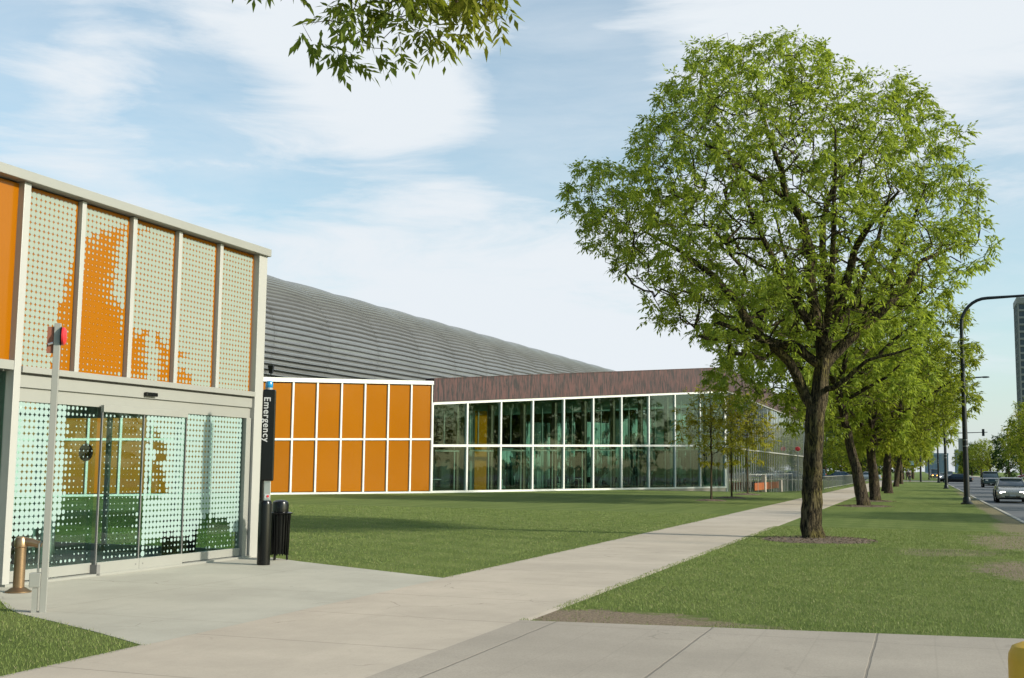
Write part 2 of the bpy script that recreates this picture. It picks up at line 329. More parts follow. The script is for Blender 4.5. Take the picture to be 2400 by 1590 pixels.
tag(MB().poly([(-11.6, 8.0), (-10.14, 10.98), (-9.55, 10.45), (-9.05, 10.1), (-8.3, 9.75), (-7.4, 9.3), (-6.58, 8.84), (-6.504, 8.86), (-6.504, 15.68), (-9.79, 17.31), (-11.0, 18.05), (-16.2, 18.05), (-16.2, 8.0)], -.1, .004).build('entrance_apron', m_apron), kind='structure')
fp = [(-4.0, -8), (3.0, -8), (3.0, 12.72), (.76, 12.36), (-3.87, 11.72), (-4.0, 11.72)]
tag(MB().poly(fp, -.1, .012).build('crossing_path', m_fore), kind='structure')
tag(MB().box(2.95, 3.10, 12.75, 900, -.2, .02).build('kerb', m_kerb, bevel=.015), kind='structure')
tag(MB().box(15.4, 15.55, -20, 900, -.2, .02).build('far_kerb', m_kerb), kind='structure')
sheet('road', [(3.1, -60), (15.4, -60), (15.4, 3000), (3.1, 3000)], -.12, m_asph)
sheet('road_marking', [(9.2, 20), (9.32, 20), (9.32, 185), (9.2, 185)], -.115, m_yellow)
sheet('far_pavement', [(15.55, -60), (18.3, -60), (18.3, 1500), (15.55, 1500)], .010, m_walk)
sheet('car_park', [(24, 60), (70, 60), (70, 420), (24, 420)], .012, m_asph)
sheet('cross_street', [(-300, 197), (3.0, 197), (3.0, 209), (-300, 209)], .012, m_asph)
sheet('cross_pavement', [(-60, 189), (2.95, 189), (2.95, 194.5), (-60, 194.5)], .010, m_walk)
# ------------------------------------------------------------------ main building
OLx, OLy, ORx, ORy, CX, CY = -33.31, 54.18, -27.84, 64.61, -15.96, 101.05
FO = Frame(OLx, OLy, ORx, ORy); FG = Frame(ORx, ORy, CX, CY); FR = Frame(CX, CY, -15.64, 169.23)
hall = thing('campus_building', 'long low campus building with orange panel wing, tall glass hall and brown fascia', 'building', (0, 0, 0))
lo = -22*1.0
zO = lambda s: 6.22 + .0399*s
zOm = lambda s: 2.935 + .0238*s
mul = [.341-1.62*k for k in range(13, 0, -1)] + [.341, 1.963, 3.532, 5.158, 6.777, 8.449, 10.147, 11.74]
S0 = mul[0]
for a, b in zip(mul[:-1], mul[1:]):
    for lo_, hi_ in ((lambda s: .09, zOm), (zOm, lambda s: zO(s)-.19)):
        MB().wall(FO, a+.05, b-.05, -.10, -.045, lo_(a)+.05, hi_(a)-.05, lo_(b)+.05, hi_(b)-.05).build('orange_panel', m_orange, hall)
mb = MB()
for s in mul: mb.wall(FO, s-.055, s+.055, -.1, .045, .1, zO(s)-.18)
mb.wall(FO, S0, 11.80, -.1, .035, zOm(S0)-.055, zOm(S0)+.055, zOm(11.8)-.055, zOm(11.8)+.055)
mb.wall(FO, S0, 11.80, -.1, .035, 0.0, .10)
mb.build('white_frame', m_white, hall)
MB().wall(FO, S0-.1, 11.83, -.3, .09, zO(S0)-.19, zO(S0)+.04, zO(11.83)-.19, zO(11.83)+.04).build('roof_edge', m_white, hall)
MB().wall(FO, S0, 11.7, -9, -.3, 0, 5.9, 0, 6.3).build('wing_core', m_dark, hall)
MB().wall(FO, S0, 11.7, -9, -.3, zO(S0)-.15, zO(S0)-.02, zO(11.7)-.15, zO(11.7)-.02).build('wing_roof', m_aludark, hall)
# glass hall
GL = FG.len; bay = [.0, 3.304, 6.725, 10.217, 13.873, 17.586, 21.429, 25.413, 29.497, 33.714, GL-.1]
zT = lambda s: 5.38 + (8.30-5.38)*s/GL
zF = lambda s: 6.85 + (10.38-6.85)*s/GL
zM = lambda s: 2.83 + .0205*s
for i, (a, b) in enumerate(zip(bay[:-1], bay[1:])):
    MB().wall(FG, a+.07, b-.07, -.06, -.04, .12, zM(a)-.07, .12, zM(b)-.07).build('window_pane', m_glass, hall)
    MB().wall(FG, a+.07, b-.07, -.06, -.04, zM(a)+.07, zT(a)-.05, zM(b)+.07, zT(b)-.05).build('window_pane', m_glass, hall)
mb = MB()
for i, s in enumerate(bay): w = .075 if i < 10 else .17; mb.wall(FG, s-w, s+w if i < 10 else GL, -.14, .05, .13 if i < 9 else .13, zT(s)-.03)
mb.wall(FG, 0, GL, -.14, .04, zM(0)-.075, zM(0)+.075, zM(GL)-.075, zM(GL)+.075)
mb.wall(FG, 0, GL, -.14, .04, 0, .13)
mb.wall(FG, 0, GL, -.14, .06, zT(0)-.09, zT(0)+.07, zT(GL)-.09, zT(GL)+.07)
mb.build('white_frame', m_white, hall)
for a, b in zip(bay[:-1], bay[1:]): s = a+(b-a)*.80; mb = MB(); mb.wall(FG, s-.04, s+.04, -.5, -.42, 0, zM(s)+.0); mb.wall(FG, a+.3+.5*(b-a)*.3, b-.2, -.5, -.42, zM(a)-.32, zM(a)-.2); mb.build('inner_mullion', m_alu, hall)
for a, b in zip(bay[:-1], bay[1:]): s = a+(b-a)*.78; MB().wall(FG, s-.03, s+.03, -1.3, -1.24, zM(s), zT(s)-.5).build('inner_mullion', m_alu, hall)
MB().wall(FG, 0, GL+.02, -.6, .10, zT(0)+.07, zF(0), zT(GL)+.07, zF(GL)).build('fascia', m_fascia, hall)
MB().wall(FG, 0, GL+.03, -.6, .13, zF(0), zF(0)+.05, zF(GL), zF(GL)+.05).build('roof_edge', m_fascia, hall)
MB().wall(FG, 0, GL, -.5, -.02, -2.2, 0, -2.2, 0).build('concrete_base', m_base, hall)
for s in bay[1:-1]:
    MB().wall(FG, s-.42, s-.10, -.75, -.45, 0, zT(s)-.3).build('column', m_column, hall)
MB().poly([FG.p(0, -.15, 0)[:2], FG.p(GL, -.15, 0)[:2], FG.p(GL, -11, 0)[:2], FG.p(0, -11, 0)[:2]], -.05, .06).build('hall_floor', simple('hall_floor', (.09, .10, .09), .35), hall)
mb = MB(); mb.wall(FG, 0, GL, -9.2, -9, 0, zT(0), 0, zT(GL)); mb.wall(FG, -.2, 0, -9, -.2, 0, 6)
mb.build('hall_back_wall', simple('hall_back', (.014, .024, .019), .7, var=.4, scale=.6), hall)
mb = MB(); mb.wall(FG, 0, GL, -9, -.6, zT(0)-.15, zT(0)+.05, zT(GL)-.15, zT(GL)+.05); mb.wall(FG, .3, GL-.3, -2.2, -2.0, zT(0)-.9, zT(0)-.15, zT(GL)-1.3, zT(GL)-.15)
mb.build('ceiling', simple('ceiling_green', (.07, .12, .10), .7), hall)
MB().wall(FG, 6.2, 7.55, -2.6, -1.8, 0, zT(5)-.5).build('orange_core', m_orange, hall)
MB().wall(FG, 7.6, 8.1, -2.5, -1.75, 0, zT(5)-.5).build('core_trim', simple('grey_green_trim', (.30, .36, .33), .5), hall)
MB().wall(FG, 5.6, 6.15, -2.5, -1.7, 0, zT(5)-.5).build('core_trim', simple('grey_trim', (.12, .15, .14), .5), hall)
# flat roof over the hall, closing it to the street front
zR = 10.40
rb = [FG.p(0, -.3, 0)[:2], FG.p(GL, -.3, 0)[:2], FR.p(68, -.3, 0)[:2], FR.p(68, -18, 0)[:2], FG.p(0, -12, 0)[:2]]
b0 = MB(); zz = [6.6, 10.2, 10.2, 10.2, 6.6]
b0.v = [(p[0], p[1], z) for p, z in zip(rb, zz)] + [(p[0], p[1], z-.2) for p, z in zip(rb, zz)]
b0.f = [(0, 1, 2, 3, 4), (9, 8, 7, 6, 5)] + [(i, i+5, (i+1) % 5+5, (i+1) % 5) for i in range(5)]
b0.build('flat_roof', m_aludark, hall)
# street front
RL = FR.len; nf = 44; st = RL/nf
zb = lambda s: gz(-17, CY+s)-.1
for k in range(nf):
    a, b = k*st, (k+1)*st
    p = MB(); p.wall(FR, a+.03, b-.03, -.08, -.05, zb(a), 3.42, zb(b), 3.42); p.wall(FR, a+.03, b-.03, -.08, -.05, 3.55, 8.3)
    p.build('street_window', m_glassb, hall)
    MB().wall(FR, a-.05, a+.05, -.1, -.01, zb(a), 8.3, zb(a), 8.3).build('fin', m_alu, hall)
mb = MB(); mb.wall(FR, 0, RL, -.1, .08, 3.42, 3.55); mb.wall(FR, .05, RL, -.1, .12, 8.3, 8.42); mb.wall(FR, RL, RL+.25, -8, .12, zb(RL), 8.42)
mb.build('street_frame', m_alu, hall)
MB().wall(FR, 0, .16, -.12, .09, -.5, 8.3).build('corner_post', m_white, hall)
MB().wall(FR, .02, RL+.2, -.6, .14, 8.42, 10.40, 8.42, 10.40).build('fascia', m_fascia, hall)
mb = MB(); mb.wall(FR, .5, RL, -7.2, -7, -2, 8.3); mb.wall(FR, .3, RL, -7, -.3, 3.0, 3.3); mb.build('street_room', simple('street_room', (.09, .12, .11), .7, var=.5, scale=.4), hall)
for s in range(4, 66, 6): MB().wall(FR, s, s+.35, -1.4, -1.1, -2, 8.3).build('column', m_column, hall)
# curtains inside the hall: each hangs on its own
def curtain(s0, s1, n, z0, z1, label):
    F = FG; k = max(12, int((s1-s0)*14)); v = []; f = []
    for i in range(k+1):
        s = s0+(s1-s0)*i/k; nn = n+.11*math.sin(i*1.25)+.05*math.sin(i*.37)
        v += [F.p(s, nn, z0), F.p(s, nn, z1)]
    f = [(2*i, 2*i+2, 2*i+3, 2*i+1) for i in range(k)]
    b = MB(); b.v = v; b.f = f; o = b.build('curtain', m_curtain, None, smooth=True)
    sm = o.modifiers.new('thick', 'SOLIDIFY'); sm.thickness = .01
    tag(o, label, 'curtain', 'printed curtains inside the glass hall')
names = ['second', 'third', 'fourth', 'fifth', 'sixth', 'seventh', 'eighth']
for i, (bi, z0f, z1f) in enumerate([(2, .1, .97), (3, .1, 1.6), (4, .1, 1.75), (5, .1, 1.6), (6, .1, 1.8), (7, .1, 1.9), (8, .1, 1.85), (9, .1, 1.9)]):
    a, b = bay[bi], bay[bi+1]; sh = [.35, .3, .75, .3, .15, .1, .3, .5][i]
    wd = ['third', 'fourth', 'fifth', 'sixth', 'seventh', 'eighth', 'ninth', 'last'][i]
    if b+3.4 > GL: continue
    curtain(a+3.5+sh*.8, b+3.2, -3.2 - .3*(i % 3), z0f, zM(a)*z1f if z1f < 1.9 else zT(a)-1.2, 'pale teal curtain with dark leaf print behind the %s glass bay from the orange wing' % wd)
# chairs in the hall
def chair(s, n, rz, label, col=None):
    p = FG.p(s, n, .06); t = thing('chair', label, 'chair', p, rz, 'dark chairs inside the glass hall')
    MB().box(-.23, .23, -.22, .22, .43, .47).build('seat', m_black, t, bevel=.015)
    MB().taper(-.22, .22, .18, .22, .47, -.25, .25, .26, .30, .86).build('backrest', m_black, t, bevel=.015)
    for x in (-.2, .2):
        for y in (-.18, .18): MB().tube([(x*1.1, y*1.15, 0), (x, y, .44)], .014, 6).build('leg', m_steel, t)
chair(15.6, -1.6, 2.6, 'dark chair on thin legs behind the fifth glass bay from the orange wing')
chair(16.4, -1.9, -2.2, 'dark chair facing left beside the pale curtain panel in the fifth glass bay')
chair(19.9, -1.7, 2.9, 'dark chair behind the sixth glass bay from the orange wing')
chair(23.1, -1.7, 3.3, 'dark chair in front of the pale curtain behind the seventh glass bay')
chair(27.4, -1.8, 2.4, 'dark chair low behind the eighth glass bay of the hall')
def table(s, n, label):
    t = thing('round_table', label, 'table', FG.p(s, n, .06), 0, 'round tables inside the glass hall')
    MB().lathe([(.45, .71), (.46, .725), (.45, .74)], 20).build('table_top', m_white, t, True)
    MB().lathe([(.24, 0), (.23, .02), (.03, .04), (.03, .71)], 14).build('pedestal', m_steel, t, True)
table(2.3, -1.8, 'small pale round table in the dark first glass bay beside the orange wing')
table(19.0, -2.2, 'small pale round table behind the sixth glass bay from the orange wing')
table(1.1, -2.6, 'small pale round table deeper in the dark first glass bay')
# floodlight on the wing roof
t = thing('floodlight', 'small dark floodlight on a bracket on the roof of the orange wing', 'floodlight', FO.p(.9, -.6, 6.2), .3)
MB().tube([(0, 0, 0), (0, 0, .38)], .03, 8).build('bracket', m_black, t)
MB().taper(-.09, .09, -.12, .1, .34, -.15, .15, -.2, .16, .78).build('housing', m_black, t, bevel=.02)
# ------------------------------------------------------------------ corrugated tube over the railway
def make_tube():
    az = math.radians(2.53); d = Vector((math.sin(az), math.cos(az), 0)); w = Vector((math.cos(az), -math.sin(az), 0))
    a, b, zc, Lc = 7.0, 6.0, 11.35, -57.0
    root = thing('rail_tube', 'long oval tube of ribbed grey metal running above the campus building roof', 'railway tube')
    # ribbed profile, from underside (-75 deg) over the front and top to the back (130 deg)
    pitch = .43; prof = []; ang = math.radians(-72); end = math.radians(135)
    while ang < end:
        dl = math.hypot(a*math.sin(ang), b*math.cos(ang)); da = pitch/dl
        for fr, off in ((0, .19), (.10, .16), (.20, .04), (.45, 0), (.78, .0), (.90, .14)): prof.append((ang+da*fr, off))
        ang += da
    per = 8.3; y0 = -16.0; nseg = 36; T = [0, .12, .3, .5, .7, .88, .996]
    for sgi in range(nseg):
        v = []; s0 = y0+sgi*per
        for t in T:
            bul = .12*math.sin(PI*t/.996)
            for an, off in prof:
                r = off+bul; p = w*(Lc+(a+r)*math.cos(an)) + d*(s0+t*per); v.append((p.x, p.y, zc+(b+r)*math.sin(an)))
        n = len(prof); f = [(i*n+j, i*n+j+1, (i+1)*n+j+1, (i+1)*n+j) for i in range(len(T)-1) for j in range(n-1)]
        m = MB(); m.v = v; m.f = f; m.build('tube_segment', m_tube, root)
    m = MB(); v = []
    for s in (y0, y0+nseg*per):
        for k in range(49):
            an = math.radians(-90+k*5); p = w*(Lc+(a-.06)*math.cos(an)) + d*s; v.append((p.x, p.y, zc+(b-.06)*math.sin(an)))
    m.v = v; m.f = [(j, j+1, 50+j, 49+j) for j in range(48)]
    m.build('inner_shell', m_aludark, root)
    for k in range(18):
        p = w*Lc + d*(y0+k*16+4); MB().box(p.x-1.2, p.x+1.2, p.y-.7, p.y+.7, -1, 6.3).build('pier', m_base, root)
def tube_mat():
    b = NB('ribbed_metal'); f = b.noise(b.coord((.6, .25, 1)), .6, 5, .6); g = b.noise(b.coord((1, .12, 1)), 5, 4, .7)
    col = b.mix(f, (.185, .184, .184, 1), (.275, .274, .274, 1)); col = b.mix(b.math('MULTIPLY', b.ramp(g, .5, .7), .4), col, (.12, .115, .11, 1))
    return b.out(b.n('ShaderNodeBsdfPrincipled', {'Base Color': col, 'Roughness': .32, 'Metallic': .6}).outputs[0])
m_tube = tube_mat()
make_tube()
# ------------------------------------------------------------------ entrance pavilion on the left
FP = Frame(-11.21, 12.23, -11.04, 17.91); PL = FP.len
pav = thing('entrance_pavilion', 'grey framed entrance pavilion with dotted orange panels over glass sliding doors', 'building', (0, 0, 0))
MB().wall(FP, -4.5, PL+.02, -.35, .13, 5.32, 5.455, 5.30, 5.435).build('coping', m_alu, pav, bevel=.008)
MB().wall(FP, 5.42, 5.67, -.25, .07, 0, 5.30).build('corner_post', m_alulight, pav, bevel=.006)
MB().wall(FP, -.12, .0, -.2, .05, 0, 5.31).build('post', m_alulight, pav, bevel=.006)
FIG1 = [(.60, 2.80), (.725, 3.362), (.748, 3.854), (.80, 4.16), (.907, 4.33), (1.079, 4.688), (1.362, 4.897), (1.871, 5.145), (2.563, 5.24), (2.605, 5.18), (2.221, 5.063), (2.003, 4.951), (1.902, 4.702), (1.868, 4.466), (1.83, 4.117), (2.024, 3.917), (2.199, 3.617), (2.623, 3.607), (2.657, 2.8)]
FIG2 = [(2.911, 2.8), (2.843, 3.596), (3.092, 3.503), (3.185, 3.247), (3.287, 3.438), (3.692, 3.392), (3.697, 3.305), (3.357, 3.262), (3.365, 3.141), (3.584, 3.086), (3.751, 2.976), (3.921, 2.8)]
LOW1 = [(.95, 2.45), (2.5, 2.45), (2.6, 1.9), (2.56, 1.2), (2.5, .96), (2.6, .1), (.0, .1), (0, .62), (.45, .62), (1.0, .90), (.95, 1.6)]
LOW2 = [(2.6, .1), (2.65, .45), (3.2, .5), (3.9, .42), (4.2, .75), (4.9, .72), (5.0, .5), (5.3, .45), (5.3, .1)]
LOW3 = [(2.62, 2.1), (2.8, 2.15), (3.0, 2.0), (3.1, 1.75), (2.95, 1.6), (3.1, 1.3), (3.2, 1.1), (2.7, 1.05), (2.68, 1.5), (2.85, 1.7)]
def inside(pt, poly):
    x, y = pt; c = False; j = len(poly)-1
    for i in range(len(poly)):
        xi, yi = poly[i]; xj, yj = poly[j]
        if (yi > y) != (yj > y) and x < (xj-xi)*(y-yi)/(yj-yi)+xi: c = not c
        j = i
    return c
def edge_dist(pt, poly):
    p = Vector(pt); m_ = 9
    for i in range(len(poly)):
        a = Vector(poly[i-1]); b = Vector(poly[i]); d = b-a; t = max(0, min(1, (p-a).dot(d)/max(1e-9, d.length_squared))); m_ = min(m_, (p-a-d*t).length)
    return m_
R = random.Random(5)
ups = [-.05, 1.05, 2.15, 3.25, 4.36, 5.42]; pit = .0846
for i in range(5):
    a = ups[i]+(.05 if i else .05); b = ups[i+1]-(.05 if i < 4 else 0)
    m = MB().wall(FP, a, b, -.09, -.055, 2.86, 5.29); nx = int((b-a-.02)/pit); x0 = a+(b-a-nx*pit)/2
    for ix in range(nx):
        for iz in range(28):
            s = x0+(ix+.5)*pit; z = 2.905+(iz+.1)*pit
            if z > 5.27: continue
            jit = (s+R.uniform(-.04, .04), z+R.uniform(-.04, .04))
            if inside(jit, FIG1) or inside(jit, FIG2):
                e = min(edge_dist((s, z), FIG1) if inside(jit, FIG1) else 9, edge_dist((s, z), FIG2) if inside(jit, FIG2) else 9)
                r = (.036-.075*min(e, .36))*R.choice([.55, .8, 1.0, 1.1])*(.6 if z < 3.9 and s < 2.0 else 1)
                if r < .004: continue
            else: r = .0462+R.uniform(-.0008, .0008)
            m.disc(FP, s, z, r, -.050, 10)
    m.build('upper_panel', m_orange, pav, nbase=6, mat2=m_dot)
MB().wall(FP, -1.28, -.12, -.09, -.05, 2.92, 5.29).build('upper_panel', m_orange, pav)
MB().wall(FP, -4.4, -1.34, -.09, -.05, 2.92, 5.29).build('upper_panel', m_orange, pav)
MB().wall(FP, -4.4, -.13, -.12, -.08, .1, 2.78).build('side_glass', m_glassb, pav)
MB().wall(FP, -4.4, -.13, -.1, .05, 2.80, 2.92).build('rail', m_alu, pav)
for s in (1.05, 2.15, 3.25, 4.36): MB().wall(FP, s-.042, s+.042, -.06, .025, 2.862, 5.295).build('mullion', m_alulight, pav, bevel=.004)
MB().wall(FP, -1.34, -1.28, -.06, .03, 2.92, 5.295).build('mullion', m_alulight, pav)
MB().wall(FP, 0, 5.42, -.10, .08, 2.775, 2.86).build('rail', m_alu, pav, bevel=.004)
MB().wall(FP, 0, 5.42, -.10, .015, 2.585, 2.745).build('door_header', m_alu, pav)
MB().wall(FP, 0, 5.42, -.12, -.02, 2.745, 2.775).build('shadow_gap', m_aludark, pav)
MB().wall(FP, 0, 5.42, -.10, -.02, 2.40, 2.582).build('door_header', m_alu, pav)
MB().wall(FP, 5.26, 5.40, -.10, .02, 0.01, 2.40).build('door_jamb', m_alu, pav)
def leaf(name, s0, s1, n, z0, z1, rail, seed, figs, parent):
    root = MB().wall(FP, s0, s1, n-.03, n+.03, z0, z0+rail).build(name, m_alu, parent, bevel=.004)
    m = MB().wall(FP, s0, s1, n-.006, n+.006, z0+rail, z1); q = random.Random(seed); nx = int((s1-s0-.02)/pit); x0 = s0+(s1-s0-nx*pit)/2
    iz = 0
    while True:
        z = z0+rail+.06+iz*pit; iz += 1
        if z > z1-.03: break
        for ix in range(nx):
            s = x0+(ix+.5)*pit; jit = (s+q.uniform(-.04, .04), z+q.uniform(-.04, .04))
            if any(inside(jit, P) for P in figs):
                e = max(edge_dist((s, z), P) for P in figs if inside(jit, P))
                r = (.032-.085*min(e, .26))*q.choice([.5, .8, 1.0, 1.1])
                if q.random() < .18: continue
            else: r = .0445+q.uniform(-.001, .001)
            m.disc(FP, s, z, r, n+.008, 10)
    m.build('glass_pane', m_glassd, root, nbase=6, mat2=m_dotg)
    return root
FG_ = [LOW1, LOW2, LOW3]
leaf('fixed_light', 0.0, 1.60, -.05, .045, 2.40, .14, 1, FG_, pav)
leaf('sliding_door', 1.61, 2.52, .04, .03, 2.33, .16, 2, FG_, pav)
leaf('sliding_door', 2.525, 3.555, .04, .03, 2.33, .16, 3, FG_, pav)
leaf('fixed_light', 3.56, 5.26, -.05, .045, 2.40, .13, 4, FG_, pav)
MB().wall(FP, 1.6, 3.56, .01, .07, 2.33, 2.43).build('door_track', m_alu, pav, bevel=.004)
for s in (1.605, 2.522, 3.558): MB().wall(FP, s-.009, s+.009, .02, .05, .04, 2.33).build('edge_seal', m_aludark, pav)
MB().wall(FP, 1.57, 1.64, -.02, .10, .01, .16).build('floor_guide', m_aludark, pav)
MB().wall(FP, -.12, 5.42, -.12, .10, .0, .035).build('sill', m_alu, pav)
MB().wall(FP, 2.52, 2.79, .016, .075, 2.615, 2.675).build('door_sensor', m_black, pav, bevel=.012)
for s in (2.44, 2.60): m = MB(); m.disc(FP, s, .11, .014, .072, 10); m.build('lock', m_aludark, pav)
# inside of the pavilion
BD = -4.6
MB().wall(FP, -4.4, 5.40, BD, -.13, 0.0, .02).build('mat_floor', simple('dark_mat', (.20, .17, .15), .8, bump=.4), pav)
mb = MB()
for s in (-4.4, -2.2, 0, 1.35, 2.7, 4.05, 5.36): mb.wall(FP, s-.04, s+.04, BD-.05, BD+.05, 0, 2.8)
mb.wall(FP, -4.4, 5.4, BD-.05, BD+.05, 2.42, 2.52); mb.wall(FP, -4.4, 5.4, BD-.05, BD+.05, 0, .18)
for n in (-1.5, -3.0): mb.wall(FP, 5.34, 5.40, n-.04, n+.04, 0, 2.8)
mb.wall(FP, 5.34, 5.40, BD, -.25, .0, .14); mb.wall(FP, 5.34, 5.40, BD, -.25, 2.42, 2.5)
mb.build('inner_frame', m_alu, pav)
for a, b in ((-4.4, 0), (0, 2.7), (2.7, 5.36)): MB().wall(FP, a+.05, b-.05, BD-.006, BD+.006, .18, 2.42).build('rear_pane', m_glassd, pav)
MB().wall(FP, 5.36, 5.37, BD+.05, -.26, .14, 2.42).build('end_pane', m_glassd, pav)
mb = MB(); mb.wall(FP, -4.4, 5.64, BD-.1, -.13, 5.05, 5.30); mb.wall(FP, -4.4, 5.40, BD, -.13, 2.78, 2.84); mb.wall(FP, -4.4, 5.64, BD-.12, BD, 2.84, 5.05); mb.wall(FP, 5.50, 5.64, BD, -.26, 2.50, 5.05); mb.wall(FP, -4.5, -4.4, BD, -.13, 0, 5.05)
mb.build('roof_body', m_alu, pav)
FE = Frame(*FP.p(5.355, -4.6, 0)[:2], *FP.p(5.355, 0, 0)[:2])
lg = MB(); lg.disc(FE, 1.115, 1.79, .165, .02, 24)
lgo = lg.build('round_emblem', simple('emblem_red', (.13, .035, .02), .5), pav)
m = MB()
for k in (-.06, 0, .06): m.wall(FE, 1.115+k-.013, 1.115+k+.013, .026, .030, 1.69, 1.89)
m.wall(FE, 1.0, 1.23, .031, .034, 1.77, 1.81)
m.build('emblem_bars', m_orange, lgo)
t = thing('litter_bin', 'polished steel cylinder bin standing inside the glass entrance', 'bin', FP.p(3.0, -2.2, .02))
MB().lathe([(.17, 0), (.17, .78), (.16, .80), (.12, .80)], 24).build('bin_body', m_steel, t, True)
MB().lathe([(.12, .795), (.12, .76)], 20).build('bin_opening', m_black, t)
t = thing('litter_bin', 'dark square bin inside the entrance behind the right hand glass', 'bin', FP.p(4.75, -.9, .02), 0)
MB().taper(-.2, .2, -.2, .2, 0, -.22, .22, -.22, .22, .62).build('bin_body', m_black, t, bevel=.02)
MB().box(-.23, .23, -.23, .23, .62, .66).build('bin_lid', m_black, t, bevel=.01)
t = thing('litter_bin', 'dark bin beside the polished steel cylinder inside the glass entrance', 'bin', FP.p(2.55, -2.3, .02), 0)
MB().lathe([(.15, 0), (.17, .76), (.15, .80)], 16).build('bin_body', m_black, t, True)
t = thing('bench', 'low pale bench with an orange end inside the left of the glass entrance', 'bench', FP.p(1.3, -3.4, .02), FP.ang())
MB().box(-1.3, 1.3, -.2, .2, .38, .45).build('seat', m_alu, t, bevel=.01)
for x in (-1.1, 1.1): MB().box(x-.04, x+.04, -.18, .18, 0, .38).build('leg', m_alu, t)
MB().box(-1.29, -.2, .205, .22, .20, .40).build('front_board', m_orange, t)
# ------------------------------------------------------------------ standpipe, sign post, emergency pillar, bin, bollard
t = thing('standpipe', 'stubby bronze pipe with side outlet on a round flange left of the glass doors', 'standpipe', (-10.55, 11.72, .008))
MB().lathe([(.155, 0), (.155, .012), (.12, .03), (.085, .055), (.07, .06)], 24).build('flange', m_bronze, t, True)
MB().lathe([(.068, .05), (.068, .54), (.078, .55), (.08, .62), (.06, .665), (.02, .68)], 20).build('pipe', m_bronze, t, True)
hd = MB().tube([(0, 0, .60), (.06, .03, .61), (.13, .06, .60), (.17, .08, .585), (.20, .095, .58)], [.05, .055, .05, .042, .045], 14).build('outlet', m_bronze, t, True)
MB().tube([(.20, .095, .58), (.225, .107, .577)], .034, 12).build('cap', m_bronze, hd, True)
t = thing('sign_post', 'slim grey square post with a red round sign seen edge on beside the left lawn', 'sign post', (-8.93, 10.3, .0), math.radians(34))
MB().box(-.034, .034, -.034, .034, 0, 3.12).build('post', m_alu, t, bevel=.004)
MB().box(-.115, -.062, -.03, .03, 0, .26).build('stub_post', m_alu, t)
MB().box(-.15, -.036, -.045, .045, .27, .42).build('junction_box', m_alu, t, bevel=.006)
MB().tube([(-.07, 0, .42), (-.07, 0, .72), (-.040, 0, .76)], .012, 8).build('conduit', m_alu, t, True)
ca, sa = math.cos(math.radians(-6)), math.sin(math.radians(-6))
def disc_sign(x, r, z, th, mat, name, parent, flat=1.0):
    b = MB(); k = 28; v = []
    for xx, rr in ((x, r), (x+th*.5, r), (x+th, r*.75), (x+th*1.15, .01)):
        for i in range(k): a = 2*PI*i/k; v.append((xx, rr*math.cos(a)*flat, z+rr*math.sin(a)))
    b.v = v; b.f = [(j*k+i, j*k+(i+1) % k, (j+1)*k+(i+1) % k, (j+1)*k+i) for j in range(3) for i in range(k)] + [tuple(range(k))[::-1], tuple(range(3*k, 4*k))]
    return b.build(name, mat, parent, True)
disc_sign(.050, .100, 2.98, .040, m_red, 'red_disc', t); disc_sign(.036, .105, 2.98, .012, m_black, 'back_plate', t)
MB().box(-.105, -.036, -.012, .012, 2.79, 3.08).build('side_plate', m_brownred, t)
MB().tube([(-.04, -.03, 2.90), (-.09, -.04, 2.88)], .014, 8).build('bracket', m_steel, t)
t = thing('red_sign_post', 'tall thin grey post with a small red sign in front of the far street windows', 'sign post', (-14.9, 152, gz(-14.9, 152)-.02))
MB().box(-.06, .06, -.06, .06, 0, 5.3).build('post', m_alu, t)
MB().lathe([(.02, 5.4), (.25, 5.48), (.34, 5.7), (.25, 5.92), (.02, 6.0)], 18, sy=.35).build('red_disc', m_red, t, True)
ANG = math.atan2(-9.98, 16.46)
t = thing('emergency_pillar', 'black emergency call pillar with blue lamp and white vertical lettering', 'call pillar', (-9.98, 16.46, .008), math.radians(31))
MB().lathe([(.105, 0), (.105, .95), (.10, .99), (.085, 1.02)], 28).build('base_column', m_black, t, True)
MB().box(-.10, -.035, -.03, .09, .9, 2.76).build('spine', m_black, t, bevel=.02)
MB().box(-.034, .075, -.02, .07, 1.0, 1.36).build('call_panel', m_steel, t, bevel=.008)
MB().box(-.015, .06, -.028, -.021, 1.05, 1.12).build('button_plate', m_lett, t)
b = MB(); k = 14
for yy in (-.036, -.028):
    for i in range(k): a = 2*PI*i/k; b.v.append((.035+.02*math.cos(a), yy, 1.085+.02*math.sin(a)))
b.f = [tuple(range(k)), tuple(range(k, 2*k))[::-1]] + [(i, (i+1) % k, k+(i+1) % k, k+i) for i in range(k)]
b.build('call_button', m_red, t)
MB().box(-.098, .115, -.085, .10, 1.33, 2.80).build('sign_head', m_black, t, bevel=.022)
MB().lathe([(.06, 2.80), (.06, 2.83)], 18).build('lamp_collar', m_alu, t, True)
MB().lathe([(.052, 2.83), (.062, 2.85), (.062, 2.90), (.05, 2.935), (.02, 2.945)], 20).build('blue_lamp', m_blue, t, True)
cu = bpy.data.curves.new('lettering', 'FONT'); cu.body = 'Emergency'; cu.size = .148; cu.extrude = .002; cu.space_character = 1.12; cu.offset = .0022
tmp = bpy.data.objects.new('tmp', cu); C.objects.link(tmp); bpy.context.view_layer.update()
me = bpy.data.meshes.new_from_object(tmp.evaluated_get(bpy.context.evaluated_depsgraph_get())); bpy.data.objects.remove(tmp)
me.materials.clear(); me.materials.append(m_lett)
lt = bpy.data.objects.new('lettering', me); C.objects.link(lt); lt.parent = t
lt.rotation_euler = (PI/2, PI/2, 0); lt.location = (-.072, -.089, 2.68)
